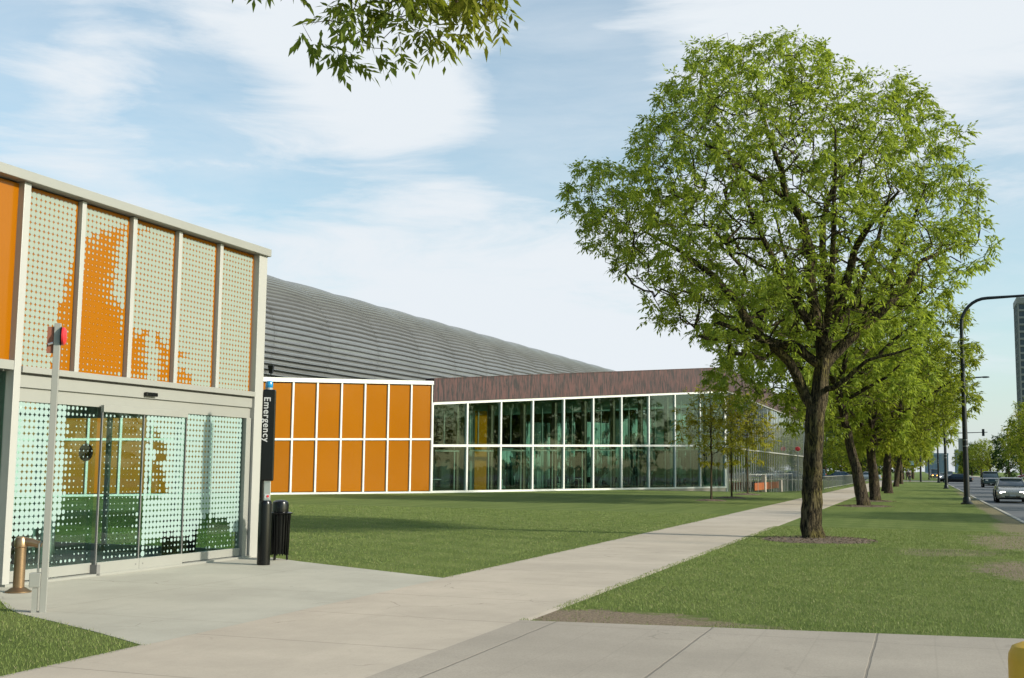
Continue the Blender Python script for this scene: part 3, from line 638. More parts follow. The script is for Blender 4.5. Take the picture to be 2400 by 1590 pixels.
t = thing('trash_can', 'black slatted metal trash can with domed lid beside the emergency pillar', 'trash can', (-10.27, 17.42, .008))
MB().lathe([(.135, .10), (.145, .40), (.150, .76)], 24).build('liner', m_black, t, True)
m = MB()
for k in range(20):
    a = 2*PI*k/20; c, s = math.cos(a), math.sin(a)
    m.tube([(c*.150, s*.150, .08), (c*.158, s*.158, .3), (c*.162, s*.162, .6), (c*.175, s*.175, .76)], .011, 5)
m.build('slats', m_black, t)
MB().lathe([(.165, .75), (.205, .765), (.208, .785), (.165, .80)], 28).build('rim', m_black, t, True)
MB().lathe([(.14, .80), (.142, .92), (.13, .965), (.09, .99), (.02, 1.0)], 24).build('dome_lid', m_black, t, True)
for k in range(3):
    a = 2*PI*k/3+.5; MB().tube([(.13*math.cos(a), .13*math.sin(a), .1), (.14*math.cos(a), .14*math.sin(a), 0)], .02, 8).build('foot', m_black, t)
t = thing('bollard', 'yellow painted bollard with rounded top at the near corner of the path', 'bollard', (.475, 6.13, .014))
MB().lathe([(.115, 0), (.115, .70), (.112, .73), (.095, .765), (.05, .785), (.01, .79)], 28).build('post', m_yellow, t, True)
MB().lathe([(.16, 0), (.16, .01), (.12, .02)], 24).build('collar', m_base, t, True)
# orange low board and posts, far railing
t = thing('orange_barrier', 'low orange board between two grey concrete posts in front of the street windows', 'barrier', (-14.9, 112, gz(-14.9, 118)))
MB().box(-.05, .05, -1.0, 18, .45, 1.15).build('orange_board', simple('orange_board', (.26, .065, .015), .5), t)
for y in (6.0, 20): MB().box(-.2, .2, y-.35, y+.35, 0, 1.9 if y < 10 else 1.3).build('post', m_base, t)
t = thing('ramp_railing', 'thin grey handrail running along the foot of the street windows', 'railing', (-14.3, 104, 0))
for k in range(8): MB().tube([(0, k*5, gz(-14.3, 104+k*5)-.05), (0, k*5, 1.15)], .025, 6).build('post', m_alu, t)
MB().tube([(0, 0, 1.15), (0, 35, 1.15)], .03, 6).build('handrail', m_alu, t)
t = thing('metal_fence', 'low grey metal railing beside the far end of the walkway', 'fence', (-7.6, 98, 0))
for k in range(12): MB().box(-.03, .03, k*5-.03, k*5+.03, 0, 1.1).build('post', m_alu, t)
m = MB(); m.box(-.02, .02, 0, 55, 1.06, 1.10); m.box(-.02, .02, 0, 55, .12, .15)
for k in range(180): m.box(-.008, .008, k*.305, k*.305+.016, .15, 1.06)
m.build('bars', m_alu, t)
# ------------------------------------------------------------------ trees
m_leaf = leaf_mat('ash_leaves', (.19, .255, .034), (.30, .355, .065), (.25, .30, .036))
m_leafy = leaf_mat('yellow_green_leaves', (.24, .24, .025), (.32, .30, .04), (.28, .24, .03))
m_leafd = leaf_mat('dark_leaves', (.028, .06, .016), (.05, .09, .022), (.03, .065, .02))
m_leafn = leaf_mat('near_leaves', (.10, .155, .024), (.17, .215, .034), (.20, .20, .022))
m_leafb = leaf_mat('fresh_leaves', (.17, .22, .024), (.25, .285, .040), (.215, .235, .026))
m_bark = bark_mat('ridged_bark', (.010, .009, .006), (.115, .09, .052), (.15, .13, .024))
m_bark2 = bark_mat('dark_bark', (.022, .017, .013), (.10, .075, .052), (.10, .09, .03))
m_twig = simple('dead_wood', (.28, .20, .15), .8)
def norm(v): return v/(np.linalg.norm(v, axis=-1, keepdims=True)+1e-9)
class Tree:
    def __init__(self, seed):
        self.r = np.random.RandomState(seed); self.P = np.zeros((60000, 3)); self.par = []; self.rad = []; self.n = 0
    def add(self, p, par, rad=0):
        self.P[self.n] = p; self.par.append(par); self.rad.append(rad); self.n += 1; return self.n-1
    def limb(self, pts, start=None, step=.35):
        """pts: (x,y,z,r); start None -> attach to nearest node"""
        pts = [np.array(p, float) for p in pts]
        if start is None:
            start = int(np.argmin(np.linalg.norm(self.P[:self.n]-pts[0][:3], axis=1))) if self.n else -1
            cur = start
            if cur < 0: cur = self.add(pts[0][:3], -1, pts[0][3])
        else: cur = start
        for a, b in zip(pts[:-1], pts[1:]):
            k = max(1, int(np.linalg.norm(b[:3]-a[:3])/step))
            for i in range(1, k+1):
                q = a+(b-a)*i/k; cur = self.add(q[:3]+self.r.normal(0, .012, 3), cur, q[3])
        return cur
    def grow(self, tips, first, step=.4, up=.12, rt=.007, e=2.25, jit=.05):
        c = self.P[first]; tips = tips[np.argsort(np.linalg.norm(tips-c, axis=1))]
        dist0 = {}; lo = self.grow_from
        for a in tips:
            Q = self.P[lo:self.n]; d = np.linalg.norm(Q-a, axis=1); below = np.clip(Q[:, 2]-a[2], 0, 9)
            j = lo+int(np.argmin(d+.45*below)); L = np.linalg.norm(a-self.P[j])
            if L < .12: continue
            k = max(1, int(round(L/step))); p0 = self.P[j].copy(); mid = (p0+a)/2+np.array([0, 0, up*L])+self.r.normal(0, jit*L, 3); cur = j
            for i in range(1, k+1):
                t = i/k; q = (1-t)**2*p0+2*t*(1-t)*mid+t*t*a; cur = self.add(q, cur, 0)
        n = self.n; ch = [[] for _ in range(n)]
        for i in range(n):
            if self.par[i] >= 0: ch[self.par[i]].append(i)
        R_ = np.zeros(n)
        for i in range(n-1, -1, -1):
            R_[i] = max(rt, (sum(R_[k]**e for k in ch[i]))**(1/e) if ch[i] else rt)
        for i in range(n):
            if self.rad[i]: R_[i] = self.rad[i]
        for i in range(n):          # never thicker than the wood it grows from
            if self.par[i] >= 0: R_[i] = min(R_[i], R_[self.par[i]])
        self.ch = ch; self.R = R_
    def wood(self, minr=0.0, sides=(14, 7, 4, 3)):
        V = []; F = []
        used = [False]*self.n; starts = [0]+[i for i in range(self.n) if self.par[i] >= 0]
        main = [max(c, key=lambda k: self.R[k]) if c else -1 for c in self.ch]
        for s in starts:
            if s and main[self.par[s]] == s: continue
            chain = [s] if not s or self.par[s] < 0 else [self.par[s], s]
            while main[chain[-1]] >= 0: chain.append(main[chain[-1]])
            r0 = self.R[chain[1] if len(chain) > 1 else 0]
            if r0 < minr or len(chain) < 2: continue
            nn = sides[0] if r0 > .12 else sides[1] if r0 > .04 else sides[2] if r0 > .015 else sides[3]
            P = self.P[chain]; Rr = self.R[chain].copy()
            if s and self.par[s] >= 0: Rr[0] = min(Rr[0], Rr[1]*1.25)
            u = None; b = len(V)
            for i in range(len(chain)):
                t = P[min(i+1, len(P)-1)]-P[max(i-1, 0)]; t = t/(np.linalg.norm(t)+1e-9)
                if u is None: a = np.array([0, 0, 1.]) if abs(t[2]) < .9 else np.array([1., 0, 0]); u = np.cross(t, a)
                u = u-t*np.dot(u, t); u /= np.linalg.norm(u)+1e-9; w = np.cross(t, u)
                an = np.arange(nn)*2*PI/nn; rr = Rr[i]*(1+(.07*np.sin(an*3+P[i][2]*1.1)+.04*np.sin(an*5-P[i][2]*2) if r0 > .1 else 0))
                V.extend((P[i]+(np.cos(an)*rr)[:, None]*u+(np.sin(an)*rr)[:, None]*w).tolist())
            for i in range(len(chain)-1):
                for k in range(nn): k2 = (k+1) % nn; F.append((b+i*nn+k, b+i*nn+k2, b+(i+1)*nn+k2, b+(i+1)*nn+k))
        m = MB(); m.v = V; m.f = F; return m
    def leaves(self, per_tip=5, leaflets=7, axis=.22, L=.10, Wd=.034, thin=.013, side=.35, droop=.35, dens=1.0):
        idx = [i for i in range(self.n) if self.R[i] < thin and (not self.ch[i] or self.r.rand() < side)]
        r = self.r; A = []; Dv = []
        base = []; dirs = []; ls = []
        for i in idx:
            tip = not self.ch[i]; k = per_tip if tip else max(1, per_tip//2)
            k = max(1, int(round(k*dens*r.uniform(.5, 1.5))))
            g = self.P[i]-self.P[self.par[i]]; g = g/(np.linalg.norm(g)+1e-9)
            for _ in range(k):
                d = g*.55+r.normal(0, .62, 3); d[2] -= droop*r.uniform(.2, 1.4); base.append(self.P[i]+r.normal(0, .03, 3)); dirs.append(d)
        base = np.array(base); dirs = norm(np.array(dirs)); n = len(base); ax = axis*r.uniform(.7, 1.25, (n, 1))
        side_v = norm(np.cross(dirs, np.array([0, 0, 1.])+r.normal(0, .25, (n, 3))))
        O = []; Dr = []; LL = []
        for q in range(leaflets):
            t = (q//2+1)/((leaflets+1)//2+.3) if q < leaflets-1 else 1.0
            sg = 0 if q == leaflets-1 else (1 if q % 2 else -1)
            o = base+dirs*ax*t+np.array([0, 0, -.10])*ax*t*t; d = norm(dirs*(.75 if sg else 1)+side_v*sg*.85+np.array([0, 0, -.30])+r.normal(0, .16, (n, 3)))
            O.append(o); Dr.append(d)
        O = np.concatenate(O); Dr = np.concatenate(Dr); m = len(O)
        wv = norm(np.cross(Dr, norm(r.normal(0, 1, (m, 3))*.5+np.array([0, 0, 1.]))))
        l = L*r.uniform(.7, 1.25, (m, 1)); w = Wd*r.uniform(.75, 1.2, (m, 1))
        v = np.stack([O, O+Dr*l*.45+wv*w*.5, O+Dr*l+np.array([0, 0, -.12])*l, O+Dr*l*.45-wv*w*.5], axis=1).reshape(-1, 3)
        return v, m
def leaf_mesh(name, v, m, mat, parent):
    me = bpy.data.meshes.new(name); me.vertices.add(len(v)); me.vertices.foreach_set('co', v.astype(np.float32).ravel())
    me.loops.add(m*4); me.loops.foreach_set('vertex_index', np.arange(m*4, dtype=np.int32))
    me.polygons.add(m); me.polygons.foreach_set('loop_start', np.arange(0, m*4, 4, dtype=np.int32)); me.polygons.foreach_set('loop_total', np.full(m, 4, dtype=np.int32))
    me.materials.append(mat); me.update(calc_edges=True)
    o = bpy.data.objects.new(name, me); C.objects.link(o); o.parent = parent; return o
OUT = [(-6.16, 8.91), (-5.82, 9.51), (-5.24, 9.52), (-4.57, 9.74), (-4.23, 10.5), (-3.62, 10.56), (-3.67, 11.35), (-3.45, 11.66), (-3.01, 11.84), (-2.68, 12.36), (-1.7, 12.59), (-1.28, 12.4), (-0.19, 12.51), (-0.04, 12.11), (0.42, 12.01), (0.97, 11.78), (0.96, 11.41), (1.55, 11.13), (2.23, 11.06), (2.75, 10.69), (3.25, 10.23), (3.7, 9.72), (3.54, 8.97), (4.03, 8.22), (4.0, 7.52), (4.22, 7.11), (4.06, 6.33), (3.59, 6.05), (3.3, 5.66), (2.46, 5.4), (1.6, 5.02), (1.01, 4.75), (0.61, 4.6), (-0.18, 4.4), (-0.98, 4.2), (-2.0, 4.25), (-2.21, 4.5), (-2.41, 4.83), (-3.16, 5.1), (-3.91, 5.3), (-3.91, 5.95), (-4.46, 6.08), (-5.24, 7.11), (-5.58, 7.35), (-5.87, 7.93), (-6.16, 8.4)]
def hero():
    t = thing('shade_tree', 'largest and nearest street tree, thick mossy trunk standing in a mulch ring', 'tree', (-2.47, 28.37, -.02), 0, 'street trees in a row on the verge')
    T = Tree(11); y = 0
    def L3(pts, ys, rs): return [(p[0], yy, p[1], r) for p, yy, r in zip(pts, ys, rs)]
    f = T.limb([(0, 0, -.1, .34), (-.01, 0, .12, .265), (-.02, 0, .5, .238), (.0, 0, .9, .226), (.03, 0, 1.62, .22), (.09, 0, 2.6, .222), (.16, 0, 3.05, .23), (.24, 0, 3.5, .195), (.33, 0, 4.28, .175)], step=.16)
    T.grow_from = T.n-3
    gf = T.n
    T.limb(L3([(0.08, 2.95), (-.25, 3.74), (-.45, 4.17), (-.74, 4.48), (-1.2, 4.75), (-1.9, 5.0)], [0, -.1, -.3, -.5, -.9, -1.5], [.13, .125, .115, .10, .07, .05]))
    T.limb(L3([(.28, 4.0), (-.23, 4.50), (-.82, 4.61), (-1.11, 4.79), (-1.4, 5.14), (-1.78, 5.77), (-2.21, 6.31), (-3.06, 7.02), (-4.18, 7.74)], [0, -.2, -.4, -.4, -.3, 0, .2, .5, .8], [.12, .115, .11, .11, .105, .09, .08, .06, .035]))
    T.limb(L3([(.33, 4.28), (.15, 5.13), (.04, 6.21), (.07, 6.75), (-.15, 7.74), (-.52, 8.3), (-.65, 9.01), (-.97, 10.08), (-1.25, 11.33)], [0, .1, .2, .3, .3, .4, .5, .5, .6], [.16, .13, .12, .115, .10, .085, .07, .045, .02]))
    T.limb(L3([(-.52, 8.3), (-1.28, 8.86), (-2.0, 9.42), (-3.0, 9.96)], [.4, .2, -.1, -.4], [.06, .05, .035, .02]))
    T.limb(L3([(.33, 4.28), (.42, 4.6), (.51, 5.08), (.77, 5.54), (1.06, 6.16), (1.16, 6.55), (1.49, 7.01), (2.17, 7.59)], [0, -.2, -.5, -.8, -1.2, -1.5, -1.9, -2.6], [.14, .13, .12, .11, .095, .08, .06, .03]))
    T.limb(L3([(.39, 4.79), (.48, 5.55), (.25, 6.99), (.23, 7.96), (.53, 9.06), (1.37, 9.87), (1.75, 10.52)], [0, .8, 1.4, 1.8, 2.2, 2.4, 2.6], [.12, .11, .09, .08, .06, .04, .02]))
    T.limb(L3([(.35, 4.1), (.5, 4.3), (.91, 4.73), (1.2, 5.02), (1.69, 5.46), (2.21, 5.99), (2.59, 6.72), (3.46, 7.14)], [0, .1, .2, .3, .5, .8, 1.2, 1.8], [.13, .125, .12, .11, .09, .075, .055, .03]))
    T.limb(L3([(1.2, 5.02), (1.41, 5.51), (1.82, 6.0), (2.01, 6.42), (2.75, 8.03)], [.3, .0, -.3, -.6, -1.2], [.09, .08, .07, .055, .025]))
    T.limb([(.25, 0, 3.4, .07), (.55, -.25, 3.52, .065), (.85, -.5, 3.72, .055), (1.35, -.8, 4.1, .04), (2.3, -1.2, 4.35, .02)])
    for a in (.6, 2.2, 3.9, 5.1): T.limb([(.3, 0, 4.6, .1), (.3+math.cos(a)*.8, math.sin(a)*1.3, 5.6, .08), (.2+math.cos(a)*1.6, math.sin(a)*2.8, 7.2, .05), (.1+math.cos(a)*2.2, math.sin(a)*3.7, 8.8, .02)])
    T.grow_from = gf
    r = np.random.RandomState(4); tips = []; Pn = [(a, b) for a, b in OUT]
    while len(tips) < 5200:
        x = r.uniform(-6.2, 4.3); z = r.uniform(3.9, 12.6); yv = r.uniform(-4.4, 4.4)
        sc = 1/math.sqrt(max(1e-3, 1-(yv/4.7)**2)); cx, cz = -.7, 7.6
        pf = 28.37/(28.37+yv)      # nearer boughs show larger: keep them inside the seen outline
        if not inside((cx+(x-cx)*sc*pf*1.0, 1.6+(cz+(z-cz)*sc*.99+.05-1.6)*pf), Pn): continue
        rr = math.hypot((x-cx)/4.8, (z-cz)/4.5); 
        if r.rand() > .30+.8*rr: continue
        if math.sin(x*1.9+z*.7+yv)*math.sin(z*2.1-x*.6+yv*.8) > .62 and r.rand() < .8: continue
        tips.append((x, yv, z))
    tips = np.array(tips)
    T.grow(tips, f, step=.42, up=.10, rt=.0048, e=2.2)
    T.wood(sides=(26, 9, 5, 3)).build('trunk', m_bark, t, True)
    v, m = T.leaves(per_tip=7, leaflets=7, axis=.23, L=.125, Wd=.048, side=.30, droop=.45, thin=.0105)
    leaf_mesh('crown', v, m, m_leaf, t)
    return t
hero()
def small_tips(seed, n, cx, cy, cz, rx, ry, rz, gap=.6, shell=.3):
    r = np.random.RandomState(seed); o = []
    while len(o) < n:
        p = r.uniform(-1, 1, 3); q = np.linalg.norm(p)
        if q > 1+.10*math.sin(p[0]*9+seed)+.08*math.sin(p[2]*11) or r.rand() > shell+q: continue
        w = (cx+p[0]*rx, cy+p[1]*ry, cz+p[2]*rz)
        if math.sin(w[0]*1.7+seed)*math.sin(w[1]*1.5)*math.sin(w[2]*1.9) > gap*.5 and r.rand() < .75: continue
        o.append(w)
    return np.array(o)
def tree_proto(name, label, seed, trunk, limbs, crown, ntips, mat, bark, group=None, per_tip=5, leaflets=5, L=.2, Wd=.075, axis=.35, rt=.008, thin=.016, sides=(14, 6, 3, 3), side=.3):
    t = thing(name, label, 'tree', group=group); T = Tree(seed); T.grow_from = 0
    f = T.limb(trunk, step=.3); gf = T.n-1
    for l in limbs: T.limb(l, step=.4)
    T.grow_from = gf
    T.grow(small_tips(seed, ntips, *crown), f, step=.55, rt=rt)
    T.wood(sides=sides).build('trunk', bark, t, True)
    v, m = T.leaves(per_tip=per_tip, leaflets=leaflets, axis=axis, L=L, Wd=Wd, thin=thin, side=side); leaf_mesh('crown', v, m, mat, t)
    return t
G1 = 'street trees in a row on the verge'
def spread(x, z0, r, k, seed, rise=3.2, out_=2.6):
    q = random.Random(seed); L_ = []
    for i in range(k):
        a = 2*PI*i/k+q.uniform(-.3, .3); o = out_*q.uniform(.75, 1.15); h = rise*q.uniform(.8, 1.2)
        L_.append([(x, 0, z0, r), (x+math.cos(a)*o*.35, math.sin(a)*o*.35, z0+h*.25, r*.85), (x+math.cos(a)*o*.75, math.sin(a)*o*.75, z0+h*.65, r*.6), (x+math.cos(a)*o*1.2, math.sin(a)*o*1.2, z0+h, r*.3)])
    return L_
tA = tree_proto('shade_tree', 'second street tree, trunk leaning strongly left, just behind the nearest tree', 21,
    [(0, 0, -.1, .34), (-.05, 0, .3, .29), (-.3, 0, 1.66, .22), (-.70, 0, 3.6, .195), (-1.05, 0, 5.4, .16)], spread(-1.05, 5.3, .13, 6, 3, 3.4, 3.4)+[[(-.9, 0, 4.7, .1), (.2, -.2, 5.3, .09), (1.1, -.4, 5.8, .06), (2.0, -.6, 6.6, .03)]],
    (-1.7, 0, 7.3, 5.5, 5.0, 3.9), 2000, m_leaf, m_bark2, G1, rt=.007, per_tip=7, leaflets=7, L=.22, Wd=.09, axis=.35)
tA.location = (-2.53, 55.2, 0)
tB = tree_proto('shade_tree', 'third street tree with a straight dark forked trunk, right of the leaning tree', 33,
    [(0, 0, -.1, .36), (0, 0, .3, .28), (-.08, 0, 1.7, .24), (-.2, 0, 3.2, .22)], [[(-.2, 0, 3.2, .17), (-.75, 0, 4.2, .15), (-1.1, 0, 5.3, .11), (-1.9, .3, 6.6, .05)], [(-.2, 0, 3.2, .15), (.45, .1, 3.75, .13), (1.1, .2, 3.85, .11), (1.35, .2, 4.5, .09), (1.5, 0, 5.7, .05)], [(-.2, 0, 3.2, .16), (0, .2, 4.3, .13), (.3, .5, 5.8, .1), (.1, .6, 7.6, .05)]]+spread(-.1, 3.6, .1, 4, 8, 3.5, 3.4),
    (.3, 0, 7.0, 5.4, 5.0, 4.1), 2000, m_leafb, m_bark2, G1, rt=.007, per_tip=7, leaflets=7, L=.22, Wd=.09, axis=.35)
tB.location = (-2.4, 64.9, 0)
for (src, x, y, rz, s, lab) in [
        (tB, -2.35, 88, 1.9, 1.0, 'fourth street tree, slim yellowish trunk partly behind the third tree'),
        (tB, -2.75, 96.4, 3.6, 1.05, 'fifth street tree with a thick dark trunk beyond the slim yellowish one'),
        (tA, -2.6, 126, 2.4, .95, 'sixth street tree, slim and leaning, well behind the lamp posts'),
        (tB, -2.5, 152, 5.1, .9, 'last street tree before the crossing pavement')]:
    c = copy_tree(src); c.location = (x, y, 0); c.rotation_euler[2] = rz; c.scale = (s, s, s); c['label'] = lab
# young trees by the glass corner
G2 = 'young trees in front of the glass corner'
tY = tree_proto('young_tree', 'leftmost thin young tree with sparse yellow green leaves before the glass corner', 41,
    [(0, 0, -.1, .07), (0, 0, .4, .055), (.02, 0, 2.0, .048), (.0, 0, 3.4, .04), (.02, 0, 5.2, .015)], [[(0, 0, 2.2+.35*k, .024), (math.cos(k*2.4)*.7, math.sin(k*2.4)*.7, 2.75+.42*k, .016), (math.cos(k*2.4)*1.4*(1-.09*k), math.sin(k*2.4)*1.4*(1-.09*k), 3.2+.45*k, .01)] for k in range(7)],
    (0, 0, 4.0, 1.75, 1.75, 2.05), 300, m_leafy, m_bark2, G2, per_tip=4, leaflets=7, L=.15, Wd=.06, axis=.24, rt=.005, thin=.012, side=.4)
tY.location = (-10.15, 59.5, 0)
for (x, y, rz, s, lab) in [(-10.06, 65.6, 2.1, .98, 'middle one of the three thin young trees before the glass corner'), (-10.53, 75.2, 4.0, 1.1, 'rightmost thin young tree, nearest the street windows')]:
    c = copy_tree(tY); c.location = (x, y, gz(x, y)); c.rotation_euler[2] = rz; c.scale = (s, s, s); c['label'] = lab
# mulch
def mulch(name, cx, cy, rx, ry, seed, h=.05):
    q = random.Random(seed); m = MB(); k = 48; rings = 5; z0 = gz(cx, cy)
    ph = [q.uniform(0, 6) for _ in range(3)]
    m.v.append((cx, cy, z0+h))
    for j in range(1, rings+1):
        for i in range(k):
            a = 2*PI*i/k; w = 1+.08*math.sin(2*a+ph[0])+.07*math.sin(5*a+ph[1])+.04*math.sin(11*a+ph[2]); t = j/rings
            m.v.append((cx+rx*w*t*math.cos(a), cy+ry*w*t*math.sin(a), z0+h*(1-t**3)+q.uniform(-.008, .008)+(.0 if j < rings else -.01)))
    for i in range(k): m.f.append((0, 1+i, 1+(i+1) % k))
    for j in range(rings-1):
        for i in range(k): m.f.append((1+j*k+i, 1+(j+1)*k+i, 1+(j+1)*k+(i+1) % k, 1+j*k+(i+1) % k))
    for _ in range(int(420*rx*ry)):     # loose chips
        a = q.uniform(0, 2*PI); rr = math.sqrt(q.random())*1.08; x = cx+rx*rr*math.cos(a); y = cy+ry*rr*math.sin(a); z = z0+h*(1-min(1, rr)**3)+.012
        l = q.uniform(.012, .03); b_ = q.uniform(0, PI); dx, dy = math.cos(b_)*l, math.sin(b_)*l; e = len(m.v)
        m.v += [(x-dx, y-dy, z-.006), (x+dx, y+dy, z-.006), (x+dx*.6-dy*.3, y+dy*.6+dx*.3, z+.006), (x-dx*.6-dy*.3, y-dy*.6+dx*.3, z+.006)]; m.f.append((e, e+1, e+2, e+3))
    tag(m.build(name, m_mulch), kind='stuff')
mulch('mulch', -2.3, 27.9, 1.28, 1.5, 1, .03)
mulch('mulch', -2.5, 55.4, 1.2, 1.6, 2, .04)
mulch('mulch', -10.15, 59.4, .75, .7, 3, .07); mulch('mulch', -10.06, 65.5, .8, .8, 4, .08); mulch('mulch', -10.5, 75.1, .9, .8, 5, .08); mulch('mulch', -2.4, 64.9, 1, 1.4, 6, .04)
# overhanging branch of a tree standing beside the camera
def near_tree():
    t = thing('overhanging_tree', 'nearest tree, only a drooping leafy branch of it seen against the sky at the top', 'tree')
    T = Tree(77); T.grow_from = 0
    f = T.limb([(-4.6, -.2, -.1, .28), (-4.6, -.15, 1.5, .22), (-4.4, .2, 3.4, .19), (-4.2, .8, 4.9, .15)], step=.3); gf = T.n-1
    T.limb([(-4.2, .8, 4.9, .11), (-3.8, 2.6, 5.7, .085), (-3.3, 4.6, 5.9, .06), (-2.9, 6.0, 5.7, .035), (-2.6, 6.6, 5.3, .015)], step=.3)
    T.limb([(-3.3, 4.6, 5.9, .03), (-3.25, 5.6, 5.5, .02), (-3.25, 6.2, 4.9, .01), (-3.32, 6.3, 4.35, .006)], step=.2)
    T.limb([(-4.2, .8, 4.9, .10), (-5.0, .6, 6.2, .08), (-5.6, .2, 7.6, .05)], step=.3)
    T.limb([(-4.2, .8, 4.9, .10), (-3.6, .2, 6.2, .08), (-3.0, -.6, 7.6, .05)], step=.3)
    T.grow_from = gf
    r = np.random.RandomState(6); tips = []
    def blob(n, c, rx, ry, rz):
        for _ in range(n):
            p = r.normal(0, .5, 3); tips.append((c[0]+p[0]*rx, c[1]+p[1]*ry, c[2]+p[2]*rz))
    blob(130, (-2.82, 6.35, 4.70), .36, .5, .28); blob(80, (-2.95, 6.3, 4.42), .26, .4, .22); blob(56, (-3.36, 6.3, 4.28), .17, .25, .15); blob(40, (-3.18, 6.25, 4.5), .18, .25, .18)
    blob(36, (-3.52, 6.3, 4.70), .20, .3, .10); blob(60, (-2.55, 6.4, 4.48), .20, .3, .16); blob(3, (-4.38, 6.3, 4.86), .1, .1, .05); blob(30, (-3.0, 6.1, 5.05), .5, .5, .2)
    blob(120, (-4.4, 1.0, 7.0), 2.2, 1.9, 1.6)
    T.grow(np.array(tips), f, step=.14, up=.10, rt=.0022, e=2.5)
    T.wood(sides=(16, 8, 5, 4)).build('trunk', m_bark2, t, True)
    v, m = T.leaves(per_tip=6, leaflets=7, axis=.13, L=.082, Wd=.029, side=.45, droop=.7, thin=.0052)
    leaf_mesh('crown', v, m, m_leafn, t)
near_tree()
# background trees: three kinds, copied
K1 = tree_proto('background_tree', 'x', 51, [(0, 0, -.2, .3), (0, 0, 1.5, .25), (.1, 0, 2.6, .22)], spread(0, 2.6, .14, 6, 4, 4, 3.2), (0, 0, 6.3, 4.8, 4.8, 4.2), 520, m_leafb, m_bark2, None, per_tip=6, leaflets=5, L=.34, Wd=.16, axis=.5, rt=.012, thin=.03, sides=(8, 5, 3, 3))
K2 = tree_proto('background_tree', 'x', 52, [(0, 0, -.2, .2), (0, 0, 1.0, .18), (0, 0, 5.5, .06)], spread(0, 1.6, .06, 5, 5, 1.5, 1.6), (0, 0, 4.4, 2.6, 2.6, 3.7), 420, m_leafd, m_bark2, None, per_tip=6, leaflets=5, L=.30, Wd=.15, axis=.4, rt=.010, thin=.03, sides=(8, 5, 3, 3))
K3 = tree_proto('background_tree', 'x', 53, [(0, 0, -.2, .26), (0, 0, 2, .2), (.2, 0, 3.4, .16)], spread(.1, 3.2, .11, 5, 6, 4.4, 2.6), (0, 0, 7.4, 4.2, 4.2, 4.8), 420, m_leafy, m_bark2, None, per_tip=5, leaflets=5, L=.30, Wd=.13, axis=.5, rt=.012, thin=.03, sides=(8, 5, 3, 3))
GB, GR = 'trees across the road', 'trees beyond the crossing on the left'
used = set()
def bg_tree(K, x, y, s, rz, label, group, sz=1.0):
    c = K if K.name not in used else copy_tree(K)
    used.add(K.name); c.location = (x, y, -.05); c.rotation_euler[2] = rz; c.scale = (s, s, s*sz); c['label'] = label; c['group'] = group
far = [(K1, 17.0, 178, 1.15, .4, 'bushy tree cut by the right edge of the picture above the near car'),
       (K1, 17.5, 214, 1.05, 1.7, 'tall light green tree above the silver car at the right edge'),
       (K3, 19.5, 236, 1.15, 2.2, 'pale loose tree left of the tall light green one, rising over the dark tree'),
       (K2, 16.9, 262, 1.25, .3, 'dark pointed tree behind the dark off road car'),
       (K3, 22, 300, 1.1, 3.0, 'pale greyish tree just right of the traffic light arm end'),
       (K1, 16.8, 330, 1.0, 4.1, 'round light green tree right of the nearest lamp post'),
       (K1, 17.2, 390, 1.0, 5.0, 'round green tree seen just left of the round light green one'),
       (K2, 17.5, 470, 1.6, 1.0, 'small pointed green tree behind the nearest lamp post'),
       (K1, 17.0, 520, 1.1, 2.0, 'smallest far green tree where the road vanishes')]
for a in far: bg_tree(a[0], a[1], a[2], a[3], a[4], a[5], GB)
near_off = [(19.0, 44, 1.0), (20.5, 59.5, .85), (21, 72.5, .95), (20, 87, .8), (20, 103, .95), (20.5, 122, .95), (20, 143, .9)]
for i, (x, y, s) in enumerate(near_off):
    bg_tree(K1, x, y, s, i*1.3, 'street tree across the road beyond the right edge, seen only by its shadow', GB)
left = [(K3, -4.5, 216, .85, .5, 'yellow green tree right behind the sign pole beyond the crossing'),
        (K1, -9.5, 214, .8, 1.1, 'light green tree beyond the crossing, between the fifth and sixth street trees'),
        (K3, -1.8, 250, .9, 2.1, 'thin pale tree along the far pavement, nearest the vanishing road'),
        (K1, -3.5, 236, .8, 2.8, 'light tree far up the pavement behind the walking person'),
        (K1, -14, 222, .75, 4.0, 'small light green tree low between the nearest trunk and the leaning trunk'),
        (K2, -19, 230, 1.6, .2, 'dark green tree behind the cars left of the walkway'),
        (K1, -26, 236, 1.1, .9, 'dark leafy tree beyond the end of the street windows'),
        (K1, -20, 262, 1.5, 1.9, 'tall tree behind the low light green tree left of the walkway'),
        (K2, -12, 246, 1.9, 2.7, 'dark tall tree in the gap right of the leaning trunk'),
        (K3, -7, 262, 1.2, 3.7, 'pale tree closing the row of street trees'),
        (K2, -33, 248, 2.0, 4.4, 'dark tree mostly hidden by the far end of the glass hall'),
        (K1, -2.2, 290, 1.0, 5.2, 'far tree at the left kerb near the vanishing point'),
        (K1, -2.4, 340, 1.0, .2, 'farthest tree at the left kerb near the vanishing point')]
for k, (x, y, s, K) in enumerate([(-30, 226, .9, K2), (-23, 214, .7, K2), (-38, 262, 1.4, K1), (-16, 280, 1.5, K2), (-8.5, 232, .75, K2), (-5.5, 300, 1.3, K2), (-11, 300, 1.6, K1), (-24, 300, 1.7, K1)]):
    left.append((K, x, y, s, k*1.1, ['low dark tree behind the end of the glass hall', 'small dark tree beside the cars left of the walkway', 'wide tree far behind the end of the glass hall', 'dark tall tree filling the gap between the nearest and leaning trunks', 'small dark tree right of the leaning trunk beyond the crossing', 'dark tree far behind the row, near the sign pole', 'wide leafy tree far behind the row of street trees', 'wide tree high behind the parked cars on the left'][k]))
for a in left: bg_tree(a[0], a[1], a[2], a[3], a[4], a[5], GR)
